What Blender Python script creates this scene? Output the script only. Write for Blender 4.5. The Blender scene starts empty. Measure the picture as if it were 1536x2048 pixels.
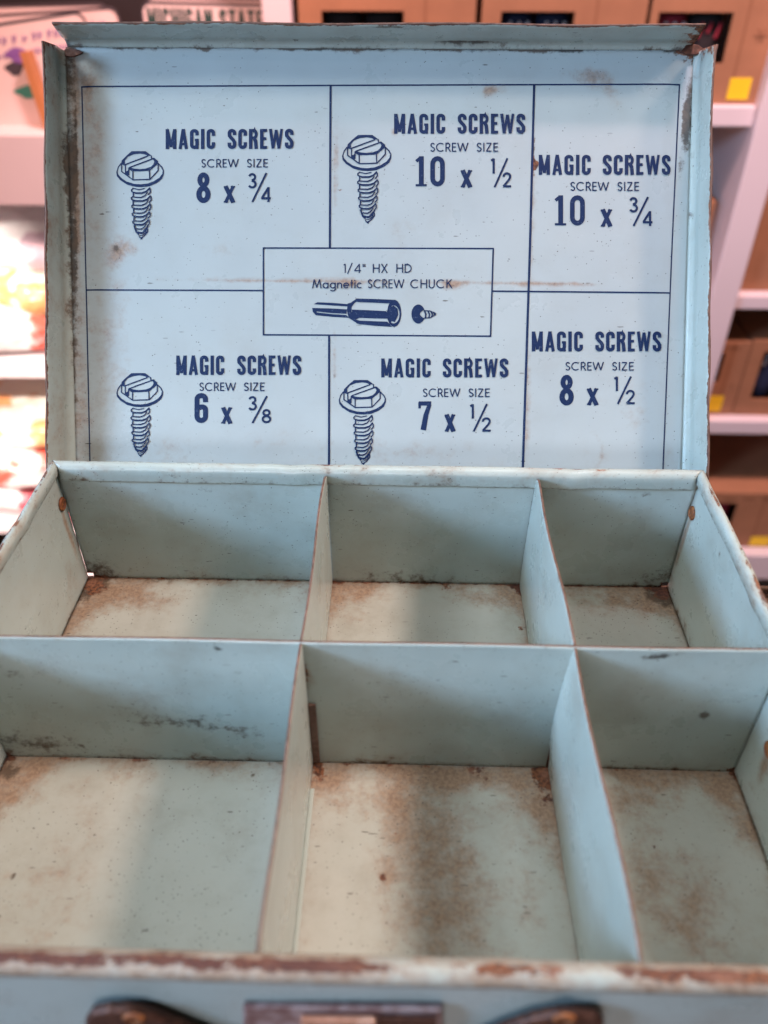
import bpy, math, random
import numpy as np
from mathutils import Vector, Matrix
random.seed(7)
C = bpy.context.scene.collection
sc = bpy.context.scene

# ------------------------------------------------------------------ camera, lamps, exposure
FPX, CX, CY = 1619.2, 768.0, 1024.0                       # focal length in photo pixels, photo centre
M = np.array([[0.99972, 0.02355, 0.00130], [0.01622, -0.61609, -0.78751], [-0.01854, 0.78731, -0.61634]])
CAM = np.array([0.01055, -0.28742, 0.2005])
cam = bpy.data.cameras.new('camera'); cam_o = bpy.data.objects.new('camera', cam); C.objects.link(cam_o)
rx, ry, rz = M[0] / np.linalg.norm(M[0]), M[1] / np.linalg.norm(M[1]), M[2] / np.linalg.norm(M[2])
rot = Matrix(((rx[0], -ry[0], -rz[0]), (rx[1], -ry[1], -rz[1]), (rx[2], -ry[2], -rz[2])))
cam_o.matrix_world = Matrix.Translation(Vector(CAM)) @ rot.to_4x4()
cam.sensor_fit = 'VERTICAL'; cam.sensor_height = 36.0; cam.lens = 36.0 * FPX / 2048.0
cam.clip_start = 0.01; cam.clip_end = 50
cam.dof.use_dof = True; cam.dof.focus_distance = 0.362; cam.dof.aperture_fstop = 7.2; cam.dof.aperture_blades = 0
sc.camera = cam_o

w = bpy.data.worlds.new('World'); sc.world = w; w.use_nodes = True
bg = w.node_tree.nodes['Background']; bg.inputs[0].default_value = (1.0, 0.92, 0.84, 1); bg.inputs[1].default_value = 0.065

def lamp(name, kind, loc, target, energy, color, size=0.5, size_y=None, spot=None, blend=0.5, spread=None):
    l = bpy.data.lights.new(name, kind); o = bpy.data.objects.new(name, l); C.objects.link(o)
    o.location = loc; d = Vector(target) - Vector(loc)
    o.rotation_euler = d.to_track_quat('-Z', 'Y').to_euler()
    l.energy = energy; l.color = color
    if kind == 'AREA':
        l.size = size
        if size_y: l.shape = 'RECTANGLE'; l.size_y = size_y
    else:
        l.shadow_soft_size = size
    if kind == 'AREA' and spread: l.spread = math.radians(spread)
    if spot: l.spot_size = math.radians(spot); l.spot_blend = blend
    return o
lamp('window_light', 'AREA', (-1.25, -0.62, 0.62), (0, -0.02, 0.0), 2.9, (0.42, 0.66, 1.0), 0.32, 0.32, spread=56)
lamp('left_sky_light', 'AREA', (-1.02, -0.10, 1.12), (0, -0.10, 0.0), 1.1, (0.90, 0.96, 1.0), 0.45, 0.30, spread=60)
lamp('front_fill_light', 'AREA', (-0.35, -1.65, 0.38), (0, -0.05, 0.0), 1.6, (0.86, 0.88, 1.0), 0.8, 0.4, spread=70)  # soft fill added from the front to lift the lid and front wall
lamp('sky_light', 'AREA', (0.0, -0.16, 1.5), (0, -0.10, 0.0), 1.35, (1.0, 0.96, 0.90), 0.9, 0.4, spread=70)
lamp('warm_light', 'SPOT', (0.97, -0.06, 1.09), (-0.03, -0.115, -0.06), 108, (1.0, 0.75, 0.64), 0.12, spot=20, blend=0.7)
lamp('shelf_light', 'SPOT', (0.32, 0.30, 1.25), (0.32, 1.0, -0.35), 185, (1.0, 0.62, 0.62), 0.12, spot=72, blend=0.3)
lamp('shelf_fill_light', 'SPOT', (-0.55, 0.30, 1.15), (-0.55, 1.0, -0.05), 80, (1.0, 0.47, 0.34), 0.12, spot=56, blend=0.4)
lamp('sunlit_light', 'SPOT', (-1.25, 0.05, 0.30), (-0.66, 0.95, -0.57), 200, (1.0, 0.88, 0.80), 0.02, spot=30, blend=0.3)

vs = sc.view_settings
vs.view_transform = 'Standard'; vs.look = 'None'; vs.gamma = 1.0; vs.exposure = 0.0; vs.use_curve_mapping = False
sc.cycles.max_bounces = 8

# ------------------------------------------------------------------ geometry helpers
def ray(px, py):
    return M.T @ np.array([(px - CX) / FPX, (py - CY) / FPX, 1.0])
def on_plane(px, py, P, N):
    d = ray(px, py); return CAM + d * (np.dot(N, P - CAM) / np.dot(N, d))
def on_y(px, py, y):
    return on_plane(px, py, np.array([0, y, 0.]), np.array([0, 1., 0]))

def link(name, me, mat, parent=None, smooth=False):
    o = bpy.data.objects.new(name, me); C.objects.link(o)
    if mat is not None:
        for m in (mat if isinstance(mat, (list, tuple)) else [mat]): me.materials.append(m)
    if parent is not None: o.parent = parent
    if smooth:
        me.polygons.foreach_set('use_smooth', [True] * len(me.polygons))
    return o
def mesh(name, verts, faces):
    me = bpy.data.meshes.new(name); me.from_pydata([tuple(map(float, v)) for v in verts], [], faces); me.update()
    return me
def tag(o, label=None, cat=None, group=None, kind=None):
    if label: o['label'] = label
    if cat: o['category'] = cat
    if group: o['group'] = group
    if kind: o['kind'] = kind
    return o
def empty(name, loc=(0, 0, 0)):
    o = bpy.data.objects.new(name, None); C.objects.link(o); o.location = loc; o.empty_display_size = 0.02
    return o

class MB:
    def __init__(s): s.v, s.f = [], []
    def add(s, vs_, fs):
        n = len(s.v); s.v += [tuple(map(float, q)) for q in vs_]; s.f += [tuple(i + n for i in f) for f in fs]
    def box(s, x0, x1, y0, y1, z0, z1, rotz=0, piv=None):
        q = [(x, y, z) for z in (z0, z1) for y in (y0, y1) for x in (x0, x1)]
        if rotz:
            cx, cy = piv or ((x0 + x1) / 2, (y0 + y1) / 2); c, n = math.cos(rotz), math.sin(rotz)
            q = [(cx + (a - cx) * c - (b - cy) * n, cy + (a - cx) * n + (b - cy) * c, z) for a, b, z in q]
        s.add(q, [(0, 2, 3, 1), (4, 5, 7, 6), (0, 1, 5, 4), (2, 6, 7, 3), (0, 4, 6, 2), (1, 3, 7, 5)])
    def tube(s, pts, r, seg=8, cap=True):
        pts = [Vector(p) for p in pts]; n0 = len(s.v); rings = []
        up = Vector((0.13, 0.21, 0.97))
        for i, p in enumerate(pts):
            d = (pts[min(i + 1, len(pts) - 1)] - pts[max(i - 1, 0)]).normalized()
            a = d.cross(up).normalized(); b = d.cross(a)
            rr = r[i] if isinstance(r, (list, tuple)) else r
            rings.append([p + a * rr * math.cos(2 * math.pi * k / seg) + b * rr * math.sin(2 * math.pi * k / seg) for k in range(seg)])
        vs_ = [q for g in rings for q in g]; fs = []
        for i in range(len(pts) - 1):
            for k in range(seg):
                fs.append((i * seg + k, i * seg + (k + 1) % seg, (i + 1) * seg + (k + 1) % seg, (i + 1) * seg + k))
        if cap: fs += [tuple(range(seg))[::-1], tuple((len(pts) - 1) * seg + k for k in range(seg))]
        s.add(vs_, fs)
    def prism(s, pts, z0, z1, fn):            # outline pts (2D), extruded between z0, z1; fn maps (a,b,h) -> 3D
        n = len(pts)
        s.add([fn(a, b, z0) for a, b in pts] + [fn(a, b, z1) for a, b in pts],
              [tuple(range(n))[::-1], tuple(range(n, 2 * n))] + [(i, (i + 1) % n, n + (i + 1) % n, n + i) for i in range(n)])
    def build(s, name, mat, parent=None, smooth=False, bevel=0):
        o = link(name, mesh(name, s.v, s.f), mat, parent, smooth)
        if bevel:
            b = o.modifiers.new('bevel', 'BEVEL'); b.width = bevel; b.segments = 2; b.limit_method = 'ANGLE'
        return o

# ------------------------------------------------------------------ materials
class NT:
    def __init__(s, name):
        s.m = bpy.data.materials.new(name); s.m.use_nodes = True; s.t = s.m.node_tree; s.n = s.t.nodes; s.l = s.t.links
        s.b = s.n['Principled BSDF']
    def new(s, k, **kw):
        x = s.n.new(k)
        for a, b in kw.items(): setattr(x, a, b)
        return x
    def put(s, sock, v):
        if hasattr(v, 'is_output') or isinstance(v, bpy.types.NodeSocket): s.l.new(v, sock)
        else: sock.default_value = v
    def math(s, op, a, b=0.0, c=None, clamp=False):
        x = s.new('ShaderNodeMath', operation=op, use_clamp=clamp); s.put(x.inputs[0], a); s.put(x.inputs[1], b)
        if c is not None: s.put(x.inputs[2], c)
        return x.outputs[0]
    def mix(s, f, a, b):
        x = s.new('ShaderNodeMix', data_type='RGBA'); s.put(x.inputs[0], f); s.put(x.inputs[6], a); s.put(x.inputs[7], b); return x.outputs[2]
    def step(s, v, lo, hi):
        x = s.new('ShaderNodeMapRange', interpolation_type='SMOOTHSTEP'); s.put(x.inputs[0], v); s.put(x.inputs[1], lo); s.put(x.inputs[2], hi)
        return x.outputs[0]
    def noise(s, vec, scale, detail=4, rough=0.55):
        x = s.new('ShaderNodeTexNoise'); s.put(x.inputs['Vector'], vec); x.inputs['Scale'].default_value = scale
        x.inputs['Detail'].default_value = detail; x.inputs['Roughness'].default_value = rough; return x.outputs['Fac']
    def mapping(s, vec, loc=(0, 0, 0), rot=(0, 0, 0), sca=(1, 1, 1)):
        x = s.new('ShaderNodeMapping'); s.put(x.inputs[0], vec); x.inputs[1].default_value = loc; x.inputs[2].default_value = rot; x.inputs[3].default_value = sca
        return x.outputs[0]
    def cells(s, vec, scale):
        x = s.new('ShaderNodeTexVoronoi'); s.put(x.inputs['Vector'], vec); x.inputs['Scale'].default_value = scale
        sep = s.new('ShaderNodeSeparateColor'); s.l.new(x.outputs['Color'], sep.inputs[0])
        return x.outputs['Distance'], sep.outputs[0], sep.outputs[1]
    def bump(s, h, strength, dist):
        x = s.new('ShaderNodeBump'); s.put(x.inputs['Height'], h); x.inputs['Strength'].default_value = strength; x.inputs['Distance'].default_value = dist
        s.l.new(x.outputs[0], s.b.inputs['Normal'])

def rgb(*c): return (c[0], c[1], c[2], 1)
def paint_material(name, base, alt, rough=0.36, speck=1.0, film_amt=1.0):
    t = NT(name)
    uv = t.new('ShaderNodeUVMap').outputs[0]
    at = t.new('ShaderNodeAttribute', attribute_name='wear'); sp = t.new('ShaderNodeSeparateColor'); t.l.new(at.outputs['Color'], sp.inputs[0])
    stain, grime, rust = sp.outputs[0], sp.outputs[1], sp.outputs[2]
    big = t.noise(uv, 14, 4); mid = t.noise(uv, 90, 6, 0.62); fine = t.noise(uv, 620, 5, 0.6); patch = t.noise(t.mapping(uv, (3, 1, 0)), 240, 6, 0.68)
    col = t.mix(t.step(big, 0.3, 0.7), base, alt)
    # thin all-over film of handling dirt
    film = t.math('MULTIPLY', t.step(t.noise(t.mapping(uv, (5, 2, 0)), 30, 8, 0.70), 0.44, 0.76), 0.42 * film_amt)
    col = t.mix(film, col, rgb(0.23, 0.20, 0.155))
    smear = t.math('MULTIPLY', t.step(t.noise(t.mapping(uv, (2, 7, 0), (0, 0, 0.25), (14, 90, 1)), 3.2, 9, 0.74), 0.55, 0.85), 0.15 * film_amt)
    col = t.mix(smear, col, rgb(0.17, 0.15, 0.12))
    clean = t.math('MULTIPLY', t.step(t.noise(t.mapping(uv, (8, 3, 0), (0, 0, -0.9), (1, 3.5, 1)), 160, 4, 0.6), 0.64, 0.80), 0.22)
    col = t.mix(clean, col, rgb(0.56, 0.60, 0.57))
    gate = t.math('ADD', 0.15, t.math('MULTIPLY', t.step(t.noise(t.mapping(uv, (1, 9, 0)), 26, 5, 0.6), 0.38, 0.66), 1.5))
    # translucent brown stain, also as a halo round the rust
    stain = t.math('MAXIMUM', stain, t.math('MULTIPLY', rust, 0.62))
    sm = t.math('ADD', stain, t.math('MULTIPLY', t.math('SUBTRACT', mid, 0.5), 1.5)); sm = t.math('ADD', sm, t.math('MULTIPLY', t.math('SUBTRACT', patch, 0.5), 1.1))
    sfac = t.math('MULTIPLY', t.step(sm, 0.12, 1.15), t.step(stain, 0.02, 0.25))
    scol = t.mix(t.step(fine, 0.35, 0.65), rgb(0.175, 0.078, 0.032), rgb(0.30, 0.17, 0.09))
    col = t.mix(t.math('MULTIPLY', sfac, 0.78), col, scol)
    # dark grime
    gm = t.math('ADD', grime, t.math('MULTIPLY', t.math('SUBTRACT', patch, 0.5), 1.7)); gm = t.math('ADD', gm, t.math('MULTIPLY', t.math('SUBTRACT', mid, 0.5), 0.9))
    gfac = t.math('MULTIPLY', t.step(gm, 0.35, 0.85), t.step(grime, 0.03, 0.2))
    col = t.mix(t.math('MULTIPLY', gfac, 0.88), col, t.mix(t.step(mid, 0.4, 0.6), rgb(0.022, 0.016, 0.012), rgb(0.085, 0.055, 0.035)))
    # opaque rust where the paint has gone
    rm = t.math('ADD', rust, t.math('MULTIPLY', t.math('SUBTRACT', patch, 0.5), 1.7)); rm = t.math('ADD', rm, t.math('MULTIPLY', t.math('SUBTRACT', mid, 0.5), 1.3))
    rfac = t.math('MULTIPLY', t.step(rm, 0.44, 0.66), t.step(rust, 0.02, 0.12))
    rcol = t.mix(t.step(fine, 0.38, 0.62), rgb(0.055, 0.021, 0.013), rgb(0.23, 0.085, 0.036))
    rcol = t.mix(t.step(mid, 0.5, 0.72), rcol, rgb(0.30, 0.14, 0.09))
    rcol = t.mix(t.math('MULTIPLY', t.step(t.noise(t.mapping(uv, (4, 4, 0)), 22, 4), 0.46, 0.62), 0.75), rcol, rgb(0.062, 0.022, 0.020))
    col = t.mix(rfac, col, rcol)
    # specks: dots and short dashes
    total = None
    for i, (sc_, rot_, st, rad, prob) in enumerate(((330, 0.3, (1, 1.2, 1), 0.12, 0.16), (150, 1.1, (1, 1.5, 1), 0.085, 0.07), (190, 0.5, (0.40, 1.6, 1), 0.12, 0.12), (170, -0.7, (0.33, 1.7, 1), 0.11, 0.10), (620, 0.9, (1, 1, 1), 0.20, 0.26), (230, 1.45, (0.45, 1.5, 1), 0.10, 0.10))):
        d, r1, r2 = t.cells(t.mapping(uv, (i * 0.37, i * 0.11, 0), (0, 0, rot_), st), sc_)
        dot = t.math('MULTIPLY', t.math('LESS_THAN', r1, t.math('MULTIPLY', gate, prob * speck)), t.math('SUBTRACT', 1.0, t.step(t.math('ADD', d, t.math('MULTIPLY', t.math('SUBTRACT', fine, 0.5), 0.14)), rad * 0.55, rad)))
        dot = t.math('MULTIPLY', dot, t.math('ADD', 0.12, t.math('MULTIPLY', r2, 0.78)))
        total = dot if total is None else t.math('MAXIMUM', total, dot)
    col = t.mix(total, col, rgb(0.055, 0.040, 0.030))
    t.l.new(col, t.b.inputs['Base Color'])
    bad = t.math('MAXIMUM', rfac, t.math('MULTIPLY', t.math('MAXIMUM', gfac, sfac), 0.7))
    r = t.math('ADD', rough, t.math('MULTIPLY', t.math('SUBTRACT', t.noise(uv, 45, 5, 0.6), 0.5), 0.22))
    rr = t.new('ShaderNodeMix', data_type='FLOAT'); t.put(rr.inputs[0], bad); t.put(rr.inputs[2], r); rr.inputs[3].default_value = 0.82
    t.l.new(rr.outputs[0], t.b.inputs['Roughness'])
    t.b.inputs['Specular IOR Level'].default_value = 0.5
    h = t.math('ADD', t.math('MULTIPLY', t.noise(uv, 22, 2), 3.2), t.math('MULTIPLY', fine, 0.05))
    h = t.math('ADD', h, t.math('MULTIPLY', rfac, t.math('ADD', -0.14, t.math('MULTIPLY', patch, 0.3))))
    t.bump(h, 0.5, 0.0007)
    return t.m
PAINT = paint_material('aqua_paint', rgb(0.360, 0.425, 0.400), rgb(0.41, 0.463, 0.432), 0.29, 1.9)
FLOORP = paint_material('yellowed_floor_paint', rgb(0.385, 0.405, 0.368), rgb(0.43, 0.44, 0.40), 0.33, 2.4, 1.1)
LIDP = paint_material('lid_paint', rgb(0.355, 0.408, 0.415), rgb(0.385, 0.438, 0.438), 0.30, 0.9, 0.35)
def rusty(name, c1, c2, c3, rough=0.75, metal=0.0, scale=300):
    t = NT(name); g = t.new('ShaderNodeTexCoord').outputs['Object']
    a = t.noise(g, scale, 6, 0.65); b = t.noise(t.mapping(g, (1, 2, 3)), scale * 0.3, 5, 0.6)
    t.l.new(t.mix(t.step(b, 0.45, 0.6), t.mix(t.step(a, 0.35, 0.65), c1, c2), c3), t.b.inputs['Base Color'])
    t.b.inputs['Roughness'].default_value = rough; t.b.inputs['Metallic'].default_value = metal
    t.bump(a, 0.5, 0.0006); return t.m
RUST_EDGE = rusty('rusty_edge', rgb(0.085, 0.042, 0.030), rgb(0.19, 0.105, 0.078), rgb(0.15, 0.085, 0.065))
RUST = rusty('dark_rust', rgb(0.045, 0.018, 0.013), rgb(0.13, 0.052, 0.032), rgb(0.085, 0.034, 0.024), 0.5, 0.45, 520)
RIVET = rusty('rusty_rivet', rgb(0.10, 0.03, 0.015), rgb(0.36, 0.13, 0.035), rgb(0.20, 0.06, 0.02), 0.6, 0.2, 700)
COPPER = rusty('worn_copper_steel', rgb(0.55, 0.28, 0.20), rgb(0.42, 0.19, 0.12), rgb(0.62, 0.36, 0.27), 0.4, 0.5)
PINKST = rusty('rubbed_steel', rgb(0.34, 0.23, 0.22), rgb(0.42, 0.31, 0.30), rgb(0.20, 0.10, 0.09), 0.5, 0.3)
def ink_mat():
    t = NT('navy_ink'); g = t.new('ShaderNodeTexCoord').outputs['Object']
    t.l.new(t.mix(t.step(t.noise(g, 900, 5, 0.7), 0.57, 0.74), t.mix(t.noise(g, 60), rgb(0.006, 0.018, 0.060), rgb(0.009, 0.025, 0.080)), rgb(0.09, 0.13, 0.20)), t.b.inputs['Base Color'])
    t.b.inputs['Roughness'].default_value = 0.5; t.b.inputs['Specular IOR Level'].default_value = 0.2; return t.m
INK = ink_mat()
def plain(name, c, rough=0.6, var=0.12, scale=20, metal=0.0, emit=None, spec=0.5):
    t = NT(name); g = t.new('ShaderNodeTexCoord').outputs['Object']
    d = tuple(max(0, x * (1 - var)) for x in c[:3]) + (1,)
    t.l.new(t.mix(t.noise(g, scale, 5, 0.6), c, d), t.b.inputs['Base Color']); t.b.inputs['Roughness'].default_value = rough
    t.b.inputs['Metallic'].default_value = metal; t.b.inputs['Specular IOR Level'].default_value = spec
    return t.m

# ------------------------------------------------------------------ THE SCREW BOX
HX, DEP, HH, YM = 0.140, 0.2037, 0.0677, 0.1018          # half width, depth, wall height, middle divider
X1, X2 = -0.02133, 0.06955                                # the two long dividers
box = empty('screw_box', (0, -0.10, -HH))
tag(box, 'open pale aqua metal screw box with printed lid, six empty rusty compartments and dividers', 'screw box')
bpy.context.view_layer.update()
def keep(o):                                              # parts are built in world coordinates
    o.matrix_parent_inverse = Matrix.Identity(4); o.location = -Vector(box.location); return o

panel_no = [0]
def seed_(name, O): return len(name) * 1.7 + float(O[0]) * 31 + float(O[1]) * 17
def smooth01(x): x = np.clip(x, 0, 1); return x * x * (3 - 2 * x)
def panel(name, O, U, V, lu, lv, mat, parent=None, res=0.0015, wear=None, disp=None, thick=0.0008, offset=-1.0, hole=None, rim=None, warp=None):
    """gridded sheet: point = O + u*U + v*V + disp*N ; wear(u,v)-> (stain, grime, rust)"""
    O, U, V = (np.array(a, float) for a in (O, U, V)); N = np.cross(U, V)
    nu, nv = max(2, int(lu / res)), max(2, int(lv / res))
    u, v = np.meshgrid(np.linspace(0, lu, nu + 1), np.linspace(0, lv, nv + 1)); u = u.ravel(); v = v.ravel()
    uu, vv = (u, v) if warp is None else warp(u, v)
    P = O + np.outer(uu, U) + np.outer(vv, V)
    d_ = (.00022 * np.sin(u * 61 + seed_(name, O)) * np.sin(v * 47 + 1.3 * seed_(name, O))) * np.clip(v / .02, 0, 1)
    P = P + np.outer(d_ + (disp(u, v) if disp is not None else 0), N)
    f = []
    for j in range(nv):
        for i in range(nu):
            a = j * (nu + 1) + i
            if hole is not None and hole((i + .5) * lu / nu, (j + .5) * lv / nv): continue
            f.append((a, a + 1, a + nu + 2, a + nu + 1))
    me = mesh(name, P, f)
    panel_no[0] += 1; off = panel_no[0] * 0.713
    uvl = me.uv_layers.new(name='UVMap'); li = np.zeros(len(me.loops), int); me.loops.foreach_get('vertex_index', li)
    uvs = np.stack([u[li] + off, v[li] + off * 0.37], 1); uvl.data.foreach_set('uv', uvs.ravel())
    ca = me.color_attributes.new('wear', 'FLOAT_COLOR', 'POINT'); W = np.zeros((len(u), 4)); W[:, 3] = 1
    if wear is not None:
        for k, x in enumerate(wear(u, v)): W[:, k] = np.clip(x, 0, 1)
    ca.data.foreach_set('color', W.ravel())
    o = link(name, me, [mat, rim or RUST_EDGE], parent, True)
    if thick:
        s = o.modifiers.new('thickness', 'SOLIDIFY'); s.thickness = thick; s.offset = offset; s.material_offset_rim = 1; s.use_even_offset = False
    return o

class Frame:                                              # photo pixel -> panel (u,v), for placing stains on their own sheet
    def __init__(s, O, U, V): s.O, s.U, s.V = (np.array(a, float) for a in (O, U, V)); s.N = np.cross(s.U, s.V)
    def uv(s, px, py):
        p = on_plane(px, py, s.O, s.N) - s.O; return float(np.dot(p, s.U)), float(np.dot(p, s.V))
def blob(u, v, c, ru, rv, amt, ang=0.0, soft=1.0):
    du, dv = u - c[0], v - c[1]; ca, sa = math.cos(ang), math.sin(ang)
    a, b = (du * ca + dv * sa) / ru, (-du * sa + dv * ca) / rv
    return amt * np.exp(-(np.sqrt(a * a + b * b + 1e-12) ** (2 * soft)))
def edge(d, width, amt): return amt * np.exp(-np.maximum(d, 0) / width)
def wob(u, v, s, seed):                                   # cheap smooth variation along a sheet
    return 0.5 + 0.25 * np.sin(u * s + seed * 3.1 + 2 * np.sin(v * s * 0.7 + seed)) + 0.25 * np.sin(v * s * 1.3 + seed * 1.7 + 2 * np.sin(u * s * 0.6))

# floor -------------------------------------------------------------------------
FO, FU, FV = (-HX, -DEP, -HH), (1, 0, 0), (0, 1, 0); FF = Frame(FO, FU, FV)
def floor_wear(u, v):
    x, y = u - HX, v - DEP
    dx = np.minimum(np.minimum(np.abs(x - X1), np.abs(x - X2)), HX - np.abs(x))
    dy = np.minimum(np.minimum(np.abs(y), np.abs(y + YM)), DEP + y)
    dyb = np.where(y > -YM, -y, np.where(y < -YM, -YM - y, 0)); dyb = np.abs(dyb)     # distance from the back wall of each compartment
    w1 = wob(u, v, 90, 1); w2 = wob(u, v, 160, 2)
    st = edge(dx, .004, .58) * (0.35 + w1) + edge(dyb, .0065, .92) * (0.35 + w2) + edge(np.hypot(dx, dyb), .011, .75)
    gr = edge(dyb, .0018, .55) * w1 + edge(np.hypot(dx, dyb), .005, .55)
    ru = edge(dyb, .0015, .62) + edge(dx, .0010, .38) * w2 + edge(np.hypot(dx, dyb), .0035, .6) + edge(np.hypot(dx, dy), .002, .2)
    for (px, py, a, b, amt, an) in ((860, 1680, .019, .032, .46, .2), (890, 1790, .020, .036, .40, .1), (800, 1590, .012, .014, .34, 0), (900, 1850, .018, .02, .32, 0), (790, 1640, .004, .010, .3, .2), (770, 1757, .004, .006, .4, 0), (1060, 1790, .004, .02, .36, 0),
                                    (1310, 1780, .018, .026, .56, 0), (1260, 1600, .012, .010, .40, 0), (1420, 1850, .013, .02, .42, 0), (1460, 1600, .006, .03, .62, .3),
                                    (150, 1230, .014, .012, .85, 0), (215, 1185, .026, .008, .85, 0), (300, 1210, .016, .007, .45, 0), (690, 1215, .010, .012, .40, .5), (980, 1200, .016, .007, .55, 0), (1230, 1205, .02, .008, .48, 0), (1325, 1205, .014, .011, .9, 0), (1290, 1195, .016, .005, .7, 0), (700, 1185, .012, .006, .6, 0),
                                    (20, 1570, .010, .016, .9, 0), (90, 1810, .022, .02, .34, 0), (190, 1650, .016, .02, .24, 0), (650, 1545, .006, .007, .75, 0), (930, 1555, .026, .005, .6, 0), (1075, 1560, .009, .014, .95, 0), (1085, 1640, .004, .016, .6, 0),
                                    (1350, 1555, .02, .006, .55, 0), (680, 1590, .005, .012, .3, 0)):
        st = st + blob(u, v, FF.uv(px, py), a, b, amt, an)
    for (px, py, r, amt) in ((20, 1545, .004, .7), (505, 1552, .0011, 1.), (27, 1753, .0012, 1.), (178, 1810, .0013, .7), (185, 1165, .009, 1.0), (1328, 1190, .009, 1.0), (160, 1200, .005, .6), (320, 1160, .012, .25)):
        gr = gr + blob(u, v, FF.uv(px, py), r, r, amt, 0, 1.5)
    for (px, py, r, amt) in ((765, 1757, .0016, .9), (790, 1665, .0018, .6), (1305, 1840, .0013, .7), (1310, 1695, .0011, .8), (1040, 1256, .0022, .8), (1088, 1556, .006, .75), (1090, 1600, .004, .5), (640, 1548, .004, .6), (960, 1548, .004, .4), (190, 1175, .006, .7), (1320, 1185, .006, .75), (1040, 1178, .005, .5), (890, 1178, .004, .4), (1030, 1863, .0014, .7), (170, 1165, .004, .8)):
        ru = ru + blob(u, v, FF.uv(px, py), r, r, amt, 0, 1.5)
    return st, gr, ru
keep(panel('tray_floor', FO, FU, FV, 2 * HX, DEP, FLOORP, box, 0.0014, floor_wear, None, 0.0009, -1.0))

# walls -------------------------------------------------------------------------
def wall_wear(fr, items=(), side=0.4, seed=3, top=0.0):
    def fn(u, v):
        lu, lv = u.max(), v.max(); du = np.minimum(u, lu - u)
        w1 = wob(u, v, 120, seed)
        st = edge(v, .006, .50) * (0.3 + w1) + edge(du, .003, side) * (.4 + w1)
        gr = edge(v, .0035, .52) * (0.4 + w1) + edge(du, .002, side * .9) * w1 + blob(u, v, (lu * .35, lv * .25), lu * .4, .014, .10) + edge(lv - v, .004, top)
        ru = edge(v, .0012, .40) + edge(np.hypot(du, v), .003, .5)
        for (k, px, py, a, b, amt, an) in items:
            q = blob(u, v, fr.uv(px, py), a, b, amt, an)
            if k == 's': st = st + q
            elif k == 'g': gr = gr + q
            else: ru = ru + q
        return st, gr, ru
    return fn
BO = (-HX, 0, -HH); BF = Frame(BO, (1, 0, 0), (0, 0, 1))
hole_at = lambda u, v: (u < .0034 or u > 2 * HX - .0030) and v < .0032
keep(panel('tray_wall', BO, (1, 0, 0), (0, 0, 1), 2 * HX, HH, PAINT, box, 0.0014, wall_wear(BF, (
    ('g', 395, 1010, .009, .005, .34, .2), ('g', 420, 980, .012, .004, .30, 0), ('g', 960, 985, .010, .003, .42, .3), ('g', 250, 1120, .03, .006, .2, 0), ('g', 200, 1140, .010, .006, .5, 0), ('g', 1320, 1150, .012, .006, .5, 0),
    ('g', 1290, 990, .006, .002, .45, .3), ('g', 780, 1150, .04, .004, .3, 0), ('g', 1180, 1100, .02, .015, .18, 0), ('r', 190, 1150, .006, .004, .5, 0), ('r', 1335, 1172, .006, .004, .6, 0), ('g', 740, 990, .01, .004, .25, 0)), .35, 5),
    None, 0.0009, -1.0, hole_at))
LO = (-HX, -DEP, -HH); LF = Frame(LO, (0, 1, 0), (0, 0, 1))
lw = keep(panel('tray_wall', LO, (0, 1, 0), (0, 0, 1), DEP, HH, PAINT, box, 0.0014, wall_wear(LF, (
    ('s', 132, 1050, .0016, .012, .85, 0), ('s', 146, 1085, .0016, .014, .6, 0), ('g', 100, 1010, .008, .006, .3, .4), ('s', 122, 1010, .0026, .0026, .9, 0), ('g', 120, 1190, .012, .008, .3, 0), ('s', 140, 1160, .008, .010, .35, 0)), .5, 6), None, 0.0009, -1.0))
RO = (HX, 0, -HH); RF = Frame(RO, (0, -1, 0), (0, 0, 1))
rw = keep(panel('tray_wall', RO, (0, -1, 0), (0, 0, 1), DEP, HH, PAINT, box, 0.0014, wall_wear(RF, (
    ('s', 1374, 1060, .0016, .011, .9, 0), ('s', 1362, 1100, .0018, .014, .7, 0), ('s', 1387, 1026, .003, .003, .9, 0), ('g', 1440, 1110, .002, .003, .5, 0), ('s', 1530, 1530, .003, .012, .95, 0)), .5, 7), None, 0.0009, -1.0))
fw = keep(panel('tray_wall', (HX, -DEP, -HH), (-1, 0, 0), (0, 0, 1), 2 * HX, HH, PAINT, box, 0.003, wall_wear(None, (), .4, 8, .1), None, 0.0009, -1.0))

# cross divider -------------------------------------------------------------------
CO = (-HX + .0004, -YM, -HH + .0004); CF = Frame(CO, (1, 0, 0), (0, 0, 1))
keep(panel('cross_divider', CO, (1, 0, 0), (0, 0, 1), 2 * HX - .0008, HH - .0004, PAINT, box, 0.0014, wall_wear(CF, (
    ('g', 30, 1345, .008, .004, .42, .4), ('g', 435, 1295, .003, .0014, .9, -.4), ('g', 480, 1342, .003, .002, .6, .3), ('g', 230, 1412, .03, .0018, .42, 0), ('g', 330, 1440, .022, .005, .40, 0), ('g', 480, 1460, .022, .005, .34, -.2),
    ('g', 100, 1490, .03, .006, .30, 0), ('g', 40, 1475, .02, .006, .35, 0), ('r', 610, 1340, .0022, .009, .6, 0), ('s', 614, 1350, .003, .010, .7, 0), ('g', 1317, 1310, .006, .0016, 1.0, .2), ('g', 1408, 1428, .0022, .0024, .9, 0),
    ('g', 1300, 1450, .02, .012, .2, 0), ('r', 925, 1297, .004, .0012, .8, 0), ('g', 600, 1415, .006, .003, .25, 0), ('g', 410, 1380, .02, .01, .12, 0)), .25, 9, .25), None, 0.0008, 0.0))

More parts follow.
